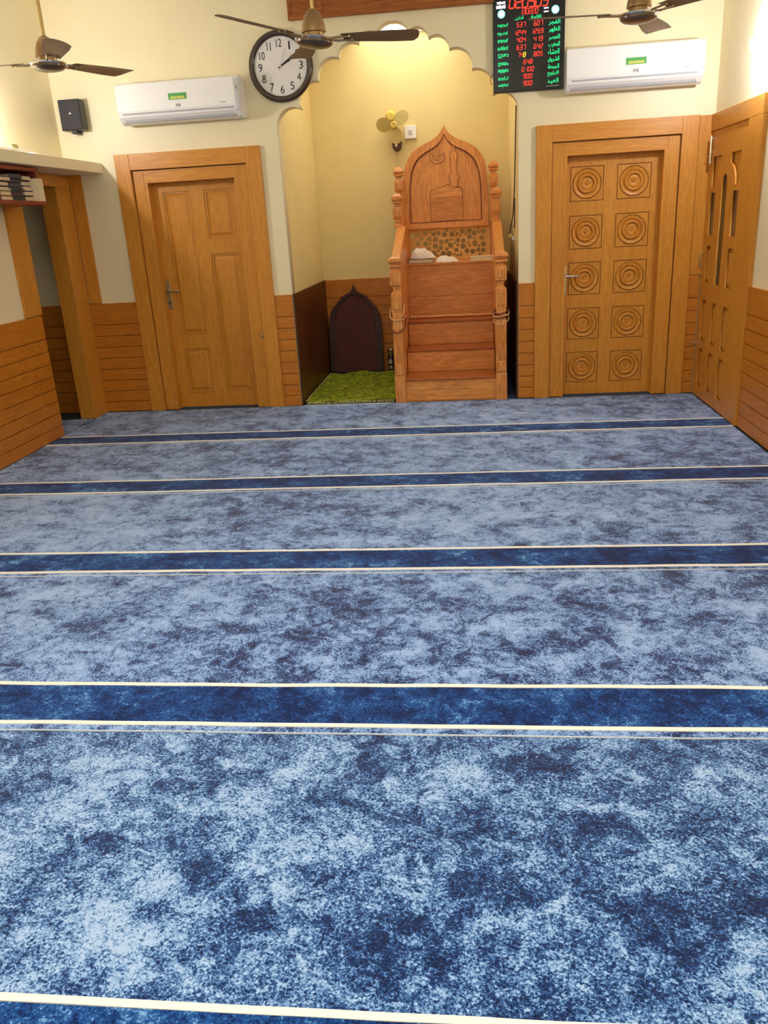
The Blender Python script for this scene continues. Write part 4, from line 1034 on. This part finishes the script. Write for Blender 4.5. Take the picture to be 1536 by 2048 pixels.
# ------------------------------------------------------------------ bookcase under the slab, with its books
bc = root('hanging_bookshelf', (-3.13, 5.2, 1.72), 'reddish wooden wall shelf full of books hanging under the loft slab', 'bookshelf')
bx('bottom_board', M['shelfy'], LX, -2.992, 4.2, 5.93, 1.716, 1.742, parent=bc, bevel=.002)
bx('top_board', M['shelfy'], LX, -3.0, 4.2, 5.905, 1.935, 1.962, parent=bc, bevel=.002)
bx('end_board', M['shelfz'], LX, -3.002, 5.862, 5.885, 1.742, 1.935, parent=bc, bevel=.002)
bx('back_board', M['shelfy'], LX, LX + .012, 4.2, 5.862, 1.742, 1.935, parent=bc)
random.seed(5)
def stack(y0, y1, n, z0, z1, mode, cols_, where):
    z = z0
    for k in range(n):
        h_ = (z1 - z0) / n
        jx = random.uniform(-.012, .008); jy = random.uniform(-.006, .006)
        pos = ['lowest', 'second up', 'third up', 'fourth up', 'fifth up', 'sixth up'][k]
        book('book', -3.235, -3.03 + jx, y0 + jy, y1 + jy, z + .0006, z + h_ - .0006, M['bound'][cols_[k % len(cols_)]], mode,
             '%s %s %s on the hanging shelf' % ('shelf book, page edges out,' if mode == 'east' else 'shelf book, spine out,', pos, where), 'book', 'books stacked on the hanging shelf')
        z += h_
ZB = 1.7426
stack(5.715, 5.822, 5, ZB, ZB + .165, 'east', [3, 2, 7, 0, 4], 'in right stack')
stack(5.555, 5.705, 6, ZB, ZB + .172, 'spine', [4, 3, 2, 1, 0, 1], 'in middle stack')
stack(5.415, 5.545, 5, ZB, ZB + .150, 'east', [5, 6, 0, 2, 3], 'in left stack')
stack(5.25, 5.405, 4, ZB, ZB + .14, 'spine', [5, 6, 2, 0], 'in cut-off leftmost stack')
bm = NB()
pts = [(-3.03, 5.842), (-2.995, 5.925), (-2.999, 5.928), (-3.036, 5.845)]
prism(bm, [(-3.06, 5.826), (-2.996, 5.858), (-2.990, 5.920), (-2.994, 5.921), (-3.000, 5.860), (-3.062, 5.830)], ZB, ZB + .150, 'xy')
lf = root('leaflet', (-3.0, 5.88, ZB), 'cream leaflet standing open at the right end of the hanging shelf', 'leaflet')
mk('leaf', bm, M['page'], lf)
# small things on the slab
ZT = 2.0455
bm = NB(); box(bm, -3.02, -2.96, 5.80, 6.05, ZT, ZT + .008); box(bm, -3.01, -2.965, 5.82, 6.04, ZT + .008, ZT + .012)
tag(mk('folded_paper', bm, M['white_cloth'], origin=(-2.99, 5.9, ZT), bevel=.002), 'folded white paper strip lying at the edge of the loft slab', 'paper')
bm = NB(); prism(bm, [(-3.02, ZT), (-2.99, ZT), (-2.99, ZT + .035), (-2.998, ZT + .052), (-3.005, ZT + .040), (-3.012, ZT + .054), (-3.02, ZT + .035)], 5.60, 5.68, 'xz')
tag(mk('paper_packet', bm, M['fringe'], origin=(-3.0, 5.64, ZT), bevel=.003), 'small pale yellow packet standing on the loft slab', 'packet')
bm = NB(); box(bm, -3.01, -2.96, 5.2, 5.72, ZT, ZT + .016)
tag(mk('paper_roll', bm, M['white_cloth'], origin=(-2.98, 5.45, ZT), bevel=.006), 'long flat white bundle on the loft slab beside the yellow packet', 'bundle')
